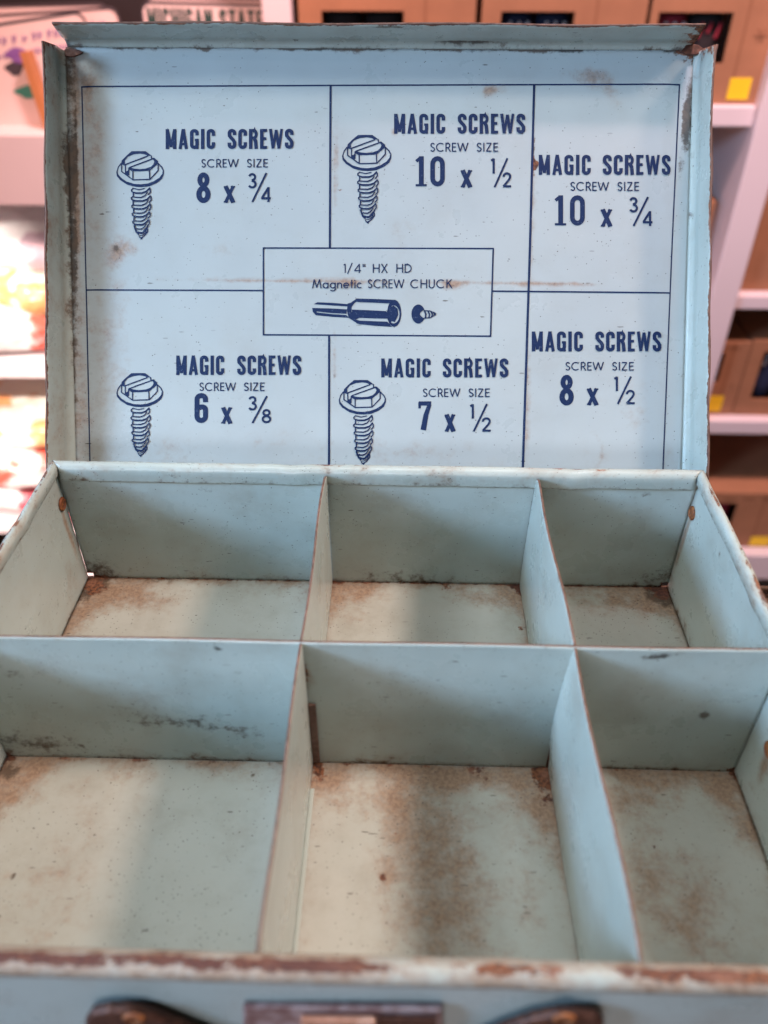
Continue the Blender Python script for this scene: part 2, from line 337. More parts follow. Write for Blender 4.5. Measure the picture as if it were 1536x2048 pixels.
# long dividers -------------------------------------------------------------------
def divider(X, items, bow, seed, y0, y1, taper):
    O = (X, y0, -HH + .0004); fr = Frame(O, (0, 1, 0), (0, 0, 1)); L = y1 - y0
    def dsp(u, v):
        d = bow * np.sin(np.pi * u / L) * np.sin(np.pi * np.clip(v / HH, 0, 1)) + 0.0004 * np.sin(u * 70 + seed) * (v / HH)
        return d
    def wrp(u, v):                                        # the top edge dips under the rim at both ends
        dip = np.maximum(np.exp(-(L - u) / .0035), np.exp(-u / .0035) * .6) * taper
        return u, v * (1 - dip / HH)
    o = keep(panel('divider', O, (0, 1, 0), (0, 0, 1), L, HH - .0008, PAINT, box, 0.0014, wall_wear(fr, items, .3, seed, .35), dsp, 0.0009, 0.0, warp=wrp))
    return o
g0 = -DEP + .0006; yb = -.0005
divider(X1, (('g', 640, 1150, .01, .01, .15, 0),), 0.0004, 11, g0, yb, .0055)
divider(X2, (('s', 1140, 1530, .02, .010, .2, 0), ('g', 1100, 1190, .002, .003, .6, 0)), -0.0016, 12, g0, yb, .0055)

# folded feet and end tabs of the dividers (spot-welded to their neighbours)
for X, sgn in ((X1, 1), (X2, -1)):
    if sgn > 0:
        m = MB(); m.box(X + .0004, X + .0020, -DEP + .004, -YM - .012, -HH + .0002, -HH + .0010); keep(m.build('divider_foot', PAINT, box, bevel=.0003))
    m = MB(); wt = .0032 if sgn > 0 else .0015
    m.box(min(X + sgn * .0006, X + sgn * wt), max(X + sgn * .0006, X + sgn * wt), -YM - .0015, -YM - .0006, -HH + .002, -HH + .036)
    keep(m.build('divider_tab', RUST_EDGE if sgn > 0 else RUST, box, bevel=.0002))

# rolled rim ----------------------------------------------------------------------
prof = [(-.0019, -.0098), (-.0021, -.0090), (-.0025, -.0060), (-.0029, -.0026), (-.0024, -.0010), (-.0012, -.0001), (-.0002, .0003), (.0008, .0001), (.0016, -.0006), (.0021, -.0018), (.0021, -.0032), (.0015, -.0044), (.0006, -.0050), (.00095, -.0060)]
prof_rust = [.34, .12, .04, .03, .05, .12, .42, .48, .30, .12, .05, .05, .10, .2]
prof_front = [(o_ * (1.35 if o_ > 0 else 1), z * (1.1 if o_ > .0012 else 1)) for o_, z in prof]
prof_side = [(o_ * (.62 if o_ < 0 else .9), z * (.52 if o_ < 0 else 1)) for o_, z in prof]
prof_back = [(o_ * (.9 if o_ < 0 else 1), z * (.86 if o_ < 0 else 1)) for o_, z in prof]
prof_rust_front = [.34, .12, .04, .03, .05, .12, .46, .42, .10, .04, .03, .03, .10, .2]
def rim_side(A, B, out, lo, hi, rust, pr):
    A, B, out = np.array(A, float), np.array(B, float), np.array(out, float); L = np.linalg.norm(B - A); d = (B - A) / L
    n = int(L / .0015); k = len(prof); vs_, fs, W, UV = [], [], [], []
    for i in range(n + 1):
        s = i / n
        for j, (o_, z) in enumerate(prof_front if out[1] < -.5 else prof_back if out[1] > .5 else prof_side):
            a = A - d * (o_ if True else 0); b = B + d * o_                                # mitred: longer outside, shorter inside
            p = a + (b - a) * s + out * o_; dent = .00005 * math.sin(s * L * 190 + j * .2) + .00012 * math.sin(s * L * 57 + pr) * math.sin(s * L * 23) - .0005 * math.exp(-((s - .37) * L / .006) ** 2) - .0004 * math.exp(-((s - .81) * L / .004) ** 2)
            p[2] += z + dent * .8; p = p + out * dent
            vs_.append(p)
            wv = .5 + .5 * math.sin(s * L * 75 + 3 * math.sin(s * L * 33 + pr))
            W.append(((.66 if out[1] < -.5 else .34 if out[0] < -.5 else .20) + .26 * wv, (.24 if out[1] < -.5 else .14) + (.5 if j <= 1 else 0) * .6 + .12 * wv, min(1, (prof_rust_front if out[1] < -.5 else prof_rust)[j] * rust * (.65 + .7 * wv)), 1)); UV.append((s * L + pr, j * .0022 + pr * .3))
    for i in range(n):
        for j in range(k - 1): fs.append((i * k + j, i * k + j + 1, (i + 1) * k + j + 1, (i + 1) * k + j))
    me = mesh('rim', vs_, fs)
    uvl = me.uv_layers.new(name='UVMap'); li = np.zeros(len(me.loops), int); me.loops.foreach_get('vertex_index', li)
    uvl.data.foreach_set('uv', np.array(UV)[li].ravel())
    ca = me.color_attributes.new('wear', 'FLOAT_COLOR', 'POINT'); ca.data.foreach_set('color', np.array(W).ravel())
    o = link('rim', me, [PAINT, RUST_EDGE], box, True)
    s = o.modifiers.new('thickness', 'SOLIDIFY'); s.thickness = .0006; s.offset = 0; s.material_offset_rim = 1
    return keep(o)
rim_side((-HX, 0, 0), (HX, 0, 0), (0, 1, 0), 0, 0, .72, 1.3)
rim_side((HX, -DEP, 0), (-HX, -DEP, 0), (0, -1, 0), 0, 0, 1.45, 2.9)
rim_side((-HX, -DEP, 0), (-HX, 0, 0), (-1, 0, 0), 0, 0, 1.35, 4.1)
rim_side((HX, 0, 0), (HX, -DEP, 0), (1, 0, 0), 0, 0, .95, 5.7)

# rivets --------------------------------------------------------------------------
def rivet(P, N, parent, r=.0032, squash=1.0):
    N = Vector(N).normalized(); a = N.orthogonal().normalized(); b = N.cross(a); P = Vector(P)
    m = MB(); rings = [(r * 1.0, .0002), (r * 1.0, .0008), (r * .72, .0013), (r * .66, .0007), (r * .3, .0005), (r * .02, .0005)]
    vs_, fs = [], []
    for rr, h in rings:
        for k in range(20): t = 2 * math.pi * k / 20; vs_.append(P + a * rr * math.cos(t) + b * rr * math.sin(t) + N * h)
    for i in range(len(rings) - 1):
        for k in range(20): fs.append((i * 20 + k, i * 20 + (k + 1) % 20, (i + 1) * 20 + (k + 1) % 20, (i + 1) * 20 + k))
    m.add(vs_, fs); return m.build('rivet', RIVET, parent, True)
p = on_plane(123, 1008, np.array([-HX, 0, 0]), np.array([1., 0, 0])); rivet(p, (1, 0, 0), lw)
p = on_plane(1386, 1026, np.array([HX, 0, 0]), np.array([1., 0, 0])); rivet(p, (-1, 0, 0), rw)
p = on_plane(1541, 1500, np.array([HX, 0, 0]), np.array([1., 0, 0])); rivet(p, (-1, 0, 0), rw)

# lid -----------------------------------------------------------------------------
TL = math.radians(33)
LU, LV = np.array([1., 0, 0]), np.array([0, math.sin(TL), math.cos(TL)]); LN = np.cross(LU, LV)   # LN faces the viewer
P0 = CAM + ray(768, 930) * .376
LB = -.024                                                # the hinge edge, hidden behind the back rim
def corner_l(v): return -.1445 - .0010 * v / .183
def corner_r(v): return .1379 - .0034 * v / .183
VT = .1852
def lid_rel(u, v):                                        # relief: panel sits slightly proud, sloping to its edge
    d = np.minimum(np.minimum(u - corner_l(v), corner_r(v) - u), (VT - v) * 1.8)
    return -.0011 * (1 - smooth01((d - .001) / .012)) + .0003 * np.sin(u * 22 + 1) * np.sin(v * 17) 
def lid_pt(u, v, h=0.0):
    return P0 + LU * u + LV * v + LN * (h + lid_rel(u, v))
def lid_uv(px, py):
    p = on_plane(px, py, P0, LN) - P0; return float(np.dot(p, LU)), float(np.dot(p, LV))
lid = empty('lid', (0, 0, 0)); lid.parent = box; keep(lid)
lu0, lv0 = -.150, LB
class LFr:
    def uv(s, px, py): a, b = lid_uv(px, py); return a, b
def lid_wear_and_tint(u, v):
    dl, dr, dt = u - corner_l(v), corner_r(v) - u, VT - v
    w1, w2 = wob(u, v, 70, 2), wob(u, v, 130, 5)
    st = edge(dl, .0085, .62) * (.55 + .5 * w1) + edge(dr, .003, .25) * w1 + edge(dt, .003, .3) * w2 + edge(v - .0, .014, .14) * (.3 + w2) + edge(dl, .012, .15) + .04 * w2  # edge dirt; beige at left and bottom also stands in for warm light
    gr = blob(u, v, (-.1435, .115), .0022, .045, 1.0, 0) * (.5 + w2) + edge(dl, .003, .45) * (.4 + w1) + edge(dt, .0018, .75) * (.2 + w2) + edge(dr, .0022, .40) * w1 + edge(np.hypot(dl, dt), .008, .6)
    ru = edge(np.hypot(dl, dt), .005, .6) + edge(np.hypot(dr, dt), .0065, .95) + edge(dt, .0010, .25) * w1 + edge(dl, .001, .3) * w2
    for (k, px, py, a, b, amt, an) in (
        ('s', 150, 230, .0011, .035, .85, 0), ('g', 150, 260, .0007, .02, .55, 0), ('s', 152, 420, .0012, .03, .6, 0), ('s', 178, 190, .006, .012, .5, 0), ('s', 185, 320, .006, .02, .35, 0), ('s', 1180, 152, .010, .0034, .62, -.1), ('s', 1215, 180, .008, .0045, .52, -.7), ('s', 985, 180, .0065, .0022, .60, .1), ('s', 978, 182, .0026, .0026, .7, 0), ('s', 238, 500, .007, .005, .75, .3), ('g', 232, 497, .0028, .0022, .7, .4), ('s', 235, 570, .006, .02, .30, 0),
        ('s', 520, 560, .036, .0011, .66, 0.0), ('s', 770, 564, .060, .0011, .50, 0.0), ('s', 1090, 568, .030, .0010, .66, 0.0), ('s', 700, 568, .003, .0022, 1.0, 0), ('s', 905, 570, .004, .002, .95, 0), ('g', 920, 575, .0016, .0007, .9, .2),
        ('r', 1069, 300, .0009, .022, .50, 0), ('r', 1070, 330, .0018, .0026, 1.0, 0), ('g', 1068, 305, .0008, .008, .9, 0), ('s', 1066, 420, .0014, .03, .5, 0), ('s', 1056, 800, .0014, .03, .6, 0), ('r', 1054, 780, .0006, .012, .5, 0),
        ('s', 672, 340, .0014, .02, .6, 0), ('r', 681, 382, .0020, .0008, .9, 0), ('s', 669, 720, .0014, .012, .7, 0), ('g', 668, 740, .0008, .010, .7, 0), ('g', 668, 860, .0010, .008, .4, 0),
        ('s', 230, 720, .007, .02, .30, 0), ('s', 350, 900, .03, .008, .15, 0), ('s', 560, 880, .02, .006, .13, 0), ('s', 820, 900, .03, .007, .17, 0), ('s', 1260, 830, .018, .02, .16, 0), ('g', 1270, 870, .012, .010, .16, 0), ('g', 1290, 690, .003, .02, .25, .2),
        ('g', 1378, 230, .0022, .016, .95, 0), ('g', 1374, 245, .0016, .008, .8, 0), ('g', 1362, 340, .0016, .008, .5, 0), ('g', 1075, 95, .012, .0016, 1.0, 0), ('g', 580, 88, .0014, .0012, 1.2, 0), ('g', 410, 94, .003, .0012, .9, 0), ('g', 640, 95, .016, .001, .8, 0), ('g', 870, 95, .008, .0012, .8, 0),
        ('s', 790, 265, .0013, .0016, .7, 0), ('g', 612, 867, .0011, .0009, .9, 0), ('s', 600, 855, .003, .006, .2, 0), ('s', 420, 505, .012, .006, .2, 0), ('s', 860, 355, .006, .004, .26, 0), ('r', 190, 570, .0011, .0005, .9, .6), ('s', 810, 460, .010, .008, .2, 0)):
        q = blob(u, v, lid_uv(px, py), a, b, amt, an, 1.0)
        if k == 's': st = st + q
        elif k == 'g': gr = gr + q
        else: ru = ru + q
    # thin ring left by a can bottom
    cu, cv = lid_uv(1160, 905); rr = np.hypot(u - cu, v - cv); st = st + .30 * np.exp(-((rr - .0105) / .0009) ** 2) * (np.sin(np.arctan2(v - cv, u - cu) * 1.0 + 2.2) > -.2)
    return st, gr, ru
def lid_sheet():
    res = .0013; nv = int((VT - LB) / res); nu = 220
    vs_, fs, UVs = [], [], []
    for j in range(nv + 1):
        v = LB + (VT - LB) * j / nv
        for i in range(nu + 1):
            u = corner_l(v) + (corner_r(v) - corner_l(v)) * i / nu
            vs_.append(lid_pt(u, v)); UVs.append((u, v))
    for j in range(nv):
        for i in range(nu):
            a = j * (nu + 1) + i; fs.append((a, a + 1, a + nu + 2, a + nu + 1))
    return vs_, fs, UVs
def finish_sheet(name, vs_, fs, UVs, wear, mat, parent, thick=.0008, off=-1.0, shift=9.0):
    me = mesh(name, vs_, fs); UVa = np.array(UVs)
    uvl = me.uv_layers.new(name='UVMap'); li = np.zeros(len(me.loops), int); me.loops.foreach_get('vertex_index', li)
    uvl.data.foreach_set('uv', (UVa[li] + shift).ravel())
    ca = me.color_attributes.new('wear', 'FLOAT_COLOR', 'POINT'); W = np.zeros((len(UVa), 4)); W[:, 3] = 1
    for k, x in enumerate(wear(UVa[:, 0], UVa[:, 1])): W[:, k] = np.clip(x, 0, 1)
    ca.data.foreach_set('color', W.ravel())
    o = link(name, me, [mat, RUST_EDGE], parent, True)
    s = o.modifiers.new('thickness', 'SOLIDIFY'); s.thickness = thick; s.offset = off; s.material_offset_rim = 1
    return o
vs_, fs, UVs = lid_sheet()
finish_sheet('lid_panel', vs_, fs, UVs, lid_wear_and_tint, LIDP, lid)
# flanges: profile from the panel edge, rounding forward to a free edge
FD = .0185
fprof = [(0, 0), (.0006, .0004), (.0014, .0016), (.0018, .0032), (.0016, .0048), (.0013, .0062), (.0013, .0085), (.0013, .0110), (.0013, .0140), (.0013, .0165), (.0013, FD)]
def flange(pfun, n, wear, shift, mat):
    k = len(fprof); vs_, fs, UVs = [], [], []
    for i in range(n + 1):
        for j, (o_, h) in enumerate(fprof):
            vs_.append(pfun(i / n, o_, h)); UVs.append((i / n, h))
    for i in range(n):
        for j in range(k - 1): fs.append((i * k + j, i * k + j + 1, (i + 1) * k + j + 1, (i + 1) * k + j))
    return vs_, fs, UVs
def side_flange(sgn):
    Lv = VT - .0015 - LB
    def pf(s, o_, h):
        v = LB + Lv * s - max(0, h - .004) * .30 * s ** 12; cu = corner_l(v) if sgn < 0 else corner_r(v)
        lean = (.0042 if sgn < 0 else .0036) * (1 - v / .18) * h / FD + (0 if s < .9 else .002 * ((s - .9) / .1) ** 2 * h / FD * (1 if sgn > 0 else .5))
        u = cu + sgn * (o_ + lean + .00022 * math.sin(v * 160) * h / FD)
        return P0 + LU * u + LV * v + LN * (h + lid_rel(cu, v))
    a, b, c_ = flange(pf, 140, None, 0, None)
    if sgn < 0: b = [tuple(reversed(f)) for f in b]
    c_ = [(v * Lv, h) for v, h in c_]
    def wr(u, v):
        s = u / Lv; w1 = wob(u, v * 3, 80, 3 + sgn)
        st = (.30 if sgn < 0 else .06) * (.5 + w1) + edge(Lv - u, .008, .4)
        gr = edge(v, .0026, 1.1 if sgn < 0 else .35) * (.3 + w1) * (.35 + .9 * np.exp(-((s - .72) / .22) ** 2)) + edge(FD - v, .0006, .5)
        ru = edge(FD - v, .0008, .75) * (.6 + w1) + edge(Lv - u, .005, .7) * (v > .004)
        return st, gr, ru
    return finish_sheet('lid_flange', a, b, c_, wr, PAINT, lid, .0008, -1.0, 12.0 + sgn)
side_flange(-1); side_flange(1)
def top_flange():
    Lw = corner_r(VT) - corner_l(VT)
    def pf(s, o_, h):
        e = .0014 + max(0, h - .004) * .10
        u = corner_l(VT) + e * .6 + (Lw - e * 1.1) * s
        return P0 + LU * u + LV * (VT + o_ + .0003 * math.sin(u * 60) * h / FD) + LN * (h + lid_rel(u, VT))
    a, b, c_ = flange(pf, 190, None, 0, None); b = [tuple(reversed(f)) for f in b]
    c_ = [(s * Lw, h) for s, h in c_]
    def wr(u, v):
        w1 = wob(u, v * 3, 95, 8)
        st = .16 * w1 + edge(np.minimum(u, Lw - u), .01, .4)
        gr = edge(v, .0016, .62) * (.15 + w1) + edge(np.minimum(u, Lw - u), .004, .5) + blob(u, v, (Lw * .64, .0030), .018, .0016, .9) + blob(u, v, (Lw * .37, .004), .0016, .0016, 1.0) + blob(u, v, (Lw * .52, .0165), .012, .0016, .8)
        ru = edge(FD - v, .0010, .75) * (.45 + w1) + edge(Lw - u, .006, .9) + edge(u, .003, .4)
        return st, gr, ru
    return finish_sheet('lid_flange', a, b, c_, wr, PAINT, lid, .0008, -1.0, 15.0)
top_flange()
# corner tongues of the bent-up lid sheet, rusted
for (px, py), s_ in (((146, 107), .0042), ((1385, 101), .0052)):
    u, v = lid_uv(px, py); m = MB()
    pts = [(math.cos(t) * s_ * (1 + .25 * math.sin(3 * t + px)), math.sin(t) * s_ * .45) for t in [2 * math.pi * k / 14 for k in range(14)]]
    m.prism(pts, .0012, .0021, lambda a, b, h, u=u, v=v: lid_pt(u + a, v + b, h)); m.build('corner_tongue', RUST, lid, bevel=.0003)
# hinge roll along the back rim (mostly hidden)
m = MB(); hp = lid_pt(0, LB, .004); m.tube([(-.13, hp[1], hp[2]), (.13, hp[1], hp[2])], .0022, 10); keep(m.build('hinge', PAINT, box, True))
# connecting strip from the hinge to the back wall
m = MB(); m.box(-.128, .128, .0016, hp[1], hp[2] - .0006, hp[2] + .0004); keep(m.build('hinge_leaf', PAINT, box))

# ---- printing on the lid: flat ink traced as strokes
class Print:
    layer = 0
    def __init__(s): s.mb = MB(); s.k = 0
    def h(s):
        s.k += 1; return .00014 + (s.k % 40) * .000006
    def P(s, px, py, h): u, v = lid_uv(px, py); return lid_pt(u, v, h)
    def poly(s, pts, h=None):
        h = h or s.h(); s.mb.add([s.P(x, y, h) for x, y in pts], [tuple(range(len(pts)))[::-1]])
    def stroke(s, pts, w, closed=False, ext=0.0):
        pts = [np.array(p, float) for p in pts]; n = len(pts); h = s.h()
        ws = w if isinstance(w, (list, tuple)) else [w] * n
        if not closed and ext:
            d = pts[0] - pts[1]; pts[0] = pts[0] + d / np.linalg.norm(d) * ext; d = pts[-1] - pts[-2]; pts[-1] = pts[-1] + d / np.linalg.norm(d) * ext
        Lp, Rp = [], []
        for i in range(n):
            a = pts[i - 1] if (i > 0 or closed) else None; b = pts[(i + 1) % n] if (i < n - 1 or closed) else None
            d1 = (pts[i] - a) / (np.linalg.norm(pts[i] - a) + 1e-9) if a is not None else None
            d2 = (b - pts[i]) / (np.linalg.norm(b - pts[i]) + 1e-9) if b is not None else None
            if d1 is None: d1 = d2
            if d2 is None: d2 = d1
            t = d1 + d2; ln = np.linalg.norm(t)
            t = t / ln if ln > .05 else d1
            nrm = np.array([-t[1], t[0]]); cs = max(.42, abs(np.dot(nrm, np.array([-d1[1], d1[0]])))); q = nrm * ws[i] * .5 / cs
            Lp.append(pts[i] + q); Rp.append(pts[i] - q)
        vs_ = [s.P(*q, h) for q in Lp] + [s.P(*q, h) for q in Rp]
        m = n if closed else n - 1
        s.mb.add(vs_, [(i, (i + 1) % n, n + (i + 1) % n, n + i) for i in range(m)])
    def build(s, name):
        o = s.mb.build(name, INK, lid)
        return o

def arc(cx, cy, rx_, ry_, a0, a1, n=9):
    return [(cx + rx_ * math.cos(math.radians(a0 + (a1 - a0) * k / n)), cy + ry_ * math.sin(math.radians(a0 + (a1 - a0) * k / n))) for k in range(n + 1)]
# glyphs: unit cap height, y up; returns (width, [(points, stroke width)])
T = .175
def heavy(ch):
    t = T; r = .16
    if ch == 'M': return .58, [([(.09, 0), (.09, 1)], t), ([(.49, 0), (.49, 1)], t), ([(.10, .99), (.29, .10)], t * .80), ([(.29, .10), (.48, .99)], t * .80)]
    if ch == 'A': return .50, [([(.075, 0), (.25, 1.0)], t * .9), ([(.25, 1.0), (.425, 0)], t * .9), ([(.13, .25), (.37, .25)], t * .72)]
    if ch == 'I': return .18, [([(.09, 0), (.09, 1)], t)]
    if ch == 'C': return .46, [([(.37, .66)] + arc(.23, .80, .14, .115, 0, 180) + arc(.23, .20, .14, .115, 180, 360) + [(.37, .34)], t)]
    if ch == 'G': return .47, [([(.38, .68)] + arc(.23, .80, .145, .115, 0, 180) + arc(.23, .20, .145, .115, 180, 330) + [(.38, .22), (.38, .50)], t), ([(.25, .455), (.46, .455)], t * .70), ([(.40, 0), (.40, .25)], t * .6)]
    if ch == 'S': return .46, [([(.37, .69)] + arc(.23, .79, .14, .125, 0, 185) + [(.10, .66), (.20, .54), (.30, .44), (.37, .33)] + arc(.23, .21, .14, .125, 0, -180) + [(.09, .32)], t)]
    if ch == 'R': return .48, [([(.09, 0), (.09, 1)], t), ([(.09, .925), (.25, .925)] + arc(.25, .735, .135, .19, 90, -90, 8) + [(.09, .545)], t * .86), ([(.27, .53), (.345, .40), (.385, 0)], t)]
    if ch == 'E': return .38, [([(.09, 0), (.09, 1)], t), ([(.09, .925), (.37, .925)], t * .84), ([(.09, .515), (.33, .515)], t * .80), ([(.09, .075), (.37, .075)], t * .84)]
    if ch == 'W': return .72, [([(.065, 1), (.205, .02)], t * .86), ([(.205, .02), (.36, .95)], t * .70), ([(.36, .95), (.515, .02)], t * .86), ([(.515, .02), (.655, 1)], t * .74)]
    if ch == '8': return .46, [(arc(.23, .755, .115, .17, 0, 360, 18), t * .95), (arc(.23, .275, .145, .205, 0, 360, 18), t * 1.02)]
    if ch == '6': return .46, [([(.37, .70)] + arc(.23, .80, .14, .13, 0, 180, 8) + arc(.23, .22, .14, .15, 180, 360, 10) + [(.37, .42)] + arc(.25, .44, .12, .10, 0, 150, 6), t * 1.02)]
    if ch == '7': return .46, [([(.02, .93), (.44, .93)], t * .86), ([(.385, .90), (.26, .52), (.17, 0)], [t * .8, t * 1.0, t * 1.15]), ([(.045, .98), (.045, .76)], t * .5)]
    if ch == '1': return .38, [([(.21, 0), (.21, 1)], .165), ([(.05, .83), (.16, .93)], .11), ([(.03, .035), (.38, .035)], .075)]
    if ch == '0': return .48, [(arc(.24, .26, .155, .185, 180, 360, 8) + arc(.24, .74, .155, .185, 0, 180, 8) + [(.085, .26)], .16)]
    if ch == 'x': return .62, [([(.10, 1), (.52, 0)], .27), ([(.52, 1), (.10, 0)], .20), ([(.0, .955), (.24, .955)], .09), ([(.38, .955), (.62, .955)], .09), ([(.0, .045), (.24, .045)], .09), ([(.38, .045), (.62, .045)], .09)]
def light(ch):
    t = .125
    L = {
     'S': (.54, [[(.46, .80)] + arc(.27, .745, .185, .195, 25, 190) + [(.14, .58), (.27, .50), (.42, .40)] + arc(.27, .255, .195, .195, 40, -160)]),
     'C': (.92, [arc(.50, .50, .44, .44, 48, 312, 18)]),
     'R': (.60, [[(.07, 0), (.07, 1)], [(.07, .94), (.26, .94)] + arc(.26, .70, .22, .24, 90, -90) + [(.07, .46)], [(.28, .46), (.56, 0)]]),
     'E': (.50, [[(.07, 0), (.07, 1)], [(.07, .94), (.49, .94)], [(.07, .52), (.46, .52)], [(.07, .06), (.49, .06)]]),
     'W': (1.20, [[(.04, 1), (.32, .04)], [(.32, .04), (.60, .96)], [(.60, .96), (.88, .04)], [(.88, .04), (1.16, 1)]]),
     'I': (.14, [[(.07, 0), (.07, 1)]]),
     'Z': (.60, [[(.05, .94), (.54, .94)], [(.53, .93), (.06, .07)], [(.05, .06), (.57, .06)]]),
     'H': (.72, [[(.07, 0), (.07, 1)], [(.65, 0), (.65, 1)], [(.07, .52), (.65, .52)]]),
     'X': (.66, [[(.05, 0), (.60, 1)], [(.60, 0), (.05, 1)]]),
     'D': (.74, [[(.07, 0), (.07, 1)], [(.07, .94), (.26, .94)] + arc(.26, .50, .42, .44, 90, -90, 14) + [(.07, .06)]]),
     'U': (.66, [[(.07, 1), (.07, .34)] + arc(.33, .32, .26, .27, 180, 360, 10) + [(.59, 1)]]),
     'K': (.62, [[(.07, 0), (.07, 1)], [(.55, 1), (.10, .50)], [(.22, .62), (.58, 0)]]),
     'M': (.94, [[(.05, 0), (.20, 1)], [(.20, 1), (.47, .10)], [(.47, .10), (.74, 1)], [(.74, 1), (.89, 0)]]),
     'a': (.62, [arc(.30, .32, .25, .27, 0, 360, 16), [(.55, 0), (.55, .64)]]),
     'g': (.62, [arc(.30, .32, .25, .27, 0, 360, 16), [(.55, .64), (.55, -.10)] + arc(.30, -.10, .25, .18, 0, -160, 8)]),
     'n': (.52, [[(.07, 0), (.07, .64)], [(.07, .34)] + arc(.26, .38, .19, .22, 180, 0, 8) + [(.45, 0)]]),
     'e': (.60, [[(.06, .33), (.53, .33)] + arc(.30, .32, .25, .27, 8, 325, 14)]),
     't': (.30, [[(.15, 0), (.15, .95)], [(.02, .60), (.29, .60)]]),
     'i': (.14, [[(.07, 0), (.07, .64)], [(.07, .80), (.07, .93)]]),
     'c': (.56, [arc(.30, .32, .25, .27, 45, 315, 12)]),
     '/': (.52, [[(.04, -.12), (.48, 1.12)]]),
     '"': (.30, [[(.07, .66), (.07, .98)], [(.23, .66), (.23, .98)]]),
     '1': (.26, [[(.19, 0), (.19, 1)], [(.05, .86), (.19, .97)]]),
     '2': (.60, [[(.08, .70)] + arc(.29, .72, .21, .22, 170, -20, 10) + [(.40, .48), (.07, .06)], [(.05, .06), (.56, .06)]]),
     '3': (.58, [[(.09, .80)] + arc(.28, .745, .18, .195, 150, -75, 10) + [(.26, .53)], [(.26, .53)] + arc(.28, .275, .21, .215, 80, -155, 12)]),
     '4': (.70, [[(.52, 0), (.52, 1)], [(.52, .97), (.08, .27)], [(.04, .25), (.68, .25)]]),
     '8': (.60, [arc(.30, .75, .175, .19, 0, 360, 16), arc(.30, .28, .215, .22, 0, 360, 16)]),
    }[ch]
    return L[0], [(s, t) for s in L[1]]
def word(pr, text, font, x0, x1, ytop, ybase, gap, tw=1.0, slope=0.0):
    """letters fitted between x0 and x1 (photo-scale units on the lid), cap height ybase - ytop"""
    H = ybase - ytop; gl = [font(c) for c in text]
    total = sum(g[0] for g in gl) + gap * (len(gl) - 1); sx = (x1 - x0) / (total * H); x = x0
    for wd, strokes in gl:
        for pts, t in strokes:
            q = [(x + px * H * sx, ybase - py * H + slope * (x + px * H * sx - x0)) for px, py in pts]
            tt = [k * H * tw for k in t] if isinstance(t, list) else t * H * tw
            cl = len(pts) > 8 and abs(pts[0][0] - pts[-1][0]) < 1e-6 and abs(pts[0][1] - pts[-1][1]) < 1e-6
            pr.stroke(q[:-1] if cl else q, tt, closed=cl)
        x += (wd + gap) * H * sx

def fraction(pr, a, b, x0, x1, yt, yb):
    w_, h_ = x1 - x0, yb - yt
    if a == '1': word(pr, a, light, x0, x0 + w_ * .22, yt + h_ * .01, yt + h_ * .53, .1, 1.22)
    else: word(pr, a, light, x0, x0 + w_ * .40, yt + h_ * .01, yt + h_ * .53, .1, 1.22)
    word(pr, b, light, x0 + w_ * .56, x1, yt + h_ * .49, yb, .1, 1.22)
    pr.stroke([(x0 + w_ * .20, yb), (x0 + w_ * .80, yt)], 4.0)
def entry(mg, sw, yt, yb, ss, yst, ysb, num, nx, nyt, nyb, xx, xyt, xyb, fr, fx, fyt, fyb):
    p = Print(); word(p, 'MAGIC', heavy, mg[0], mg[1], yt, yb, .125); word(p, 'SCREWS', heavy, sw[0], sw[1], yt, yb, .105); p.build('printed_heading')
    p = Print(); a = ss[0]; wd = ss[1] - ss[0]
    word(p, 'SCREW', light, a, a + wd * .56, yst, ysb, .10, 1.05); word(p, 'SIZE', light, a + wd * .68, ss[1], yst, ysb, .13, 1.05); p.build('printed_caption')
    p = Print(); word(p, num, heavy, nx[0], nx[1], nyt, nyb, .10, .98); word(p, 'x', heavy, xx[0], xx[1], xyt, xyb, 0); fraction(p, fr[0], fr[1], fx[0], fx[1], fyt, fyb); p.build('printed_size')
entry((332, 431), (456, 588), 258, 298, (403, 537), 318, 335, '8', (393, 422), 345, 405, (448, 471), 372, 405, '34', (496, 543), 346, 404)
entry((789, 891), (916, 1051), 228, 268, (861, 997), 286, 304, '10', (830, 891), 313, 373, (922, 945), 341, 375, '12', (981, 1024), 317, 375)
entry((1078, 1182), (1206, 1342), 310, 350, (1141, 1279), 364, 382, '10', (1108, 1171), 391, 451, (1202, 1225), 419, 453, '34', (1258, 1306), 394, 452)
entry((353, 449), (475, 603), 711, 750, (399, 530), 765, 782, '6', (389, 417), 787, 845, (443, 465), 815, 847, '38', (496, 544), 792, 846)
entry((763, 862), (886, 1017), 717, 755, (846, 980), 777, 794, '7', (837, 864), 803, 860, (890, 911), 829, 863, '12', (939, 983), 808, 863)
entry((1064, 1166), (1191, 1323), 663, 703, (1131, 1268), 724, 741, '8', (1119, 1148), 750, 810, (1174, 1197), 777, 810, '12', (1227, 1271), 753, 808)
p = Print()
word(p, '1/4"', light, 687, 732, 528, 546, .10, .95); word(p, 'HX', light, 746, 776, 528, 546, .12, .95); word(p, 'HD', light, 793, 824, 528, 546, .12, .95)
word(p, 'Magnetic', light, 625, 725, 559, 577, .10, .95); word(p, 'SCREW', light, 736, 809, 559, 577, .10, .95); word(p, 'CHUCK', light, 821, 905, 559, 577, .13, .95)
p.build('printed_chuck_caption')
def sub(a, b, n=14): return [(a[0] + (b[0] - a[0]) * k / n, a[1] + (b[1] - a[1]) * k / n) for k in range(n + 1)]
p = Print()
p.stroke(sub((162, 173), (1362, 168.5), 160), 3.0); p.stroke(sub((163.5, 173), (170, 500), 60) + sub((170, 500), (180, 945), 60)[1:], 2.4)
p.stroke(sub((1360.5, 169), (1346, 480), 60) + sub((1346, 480), (1326, 950), 60)[1:], 2.6)
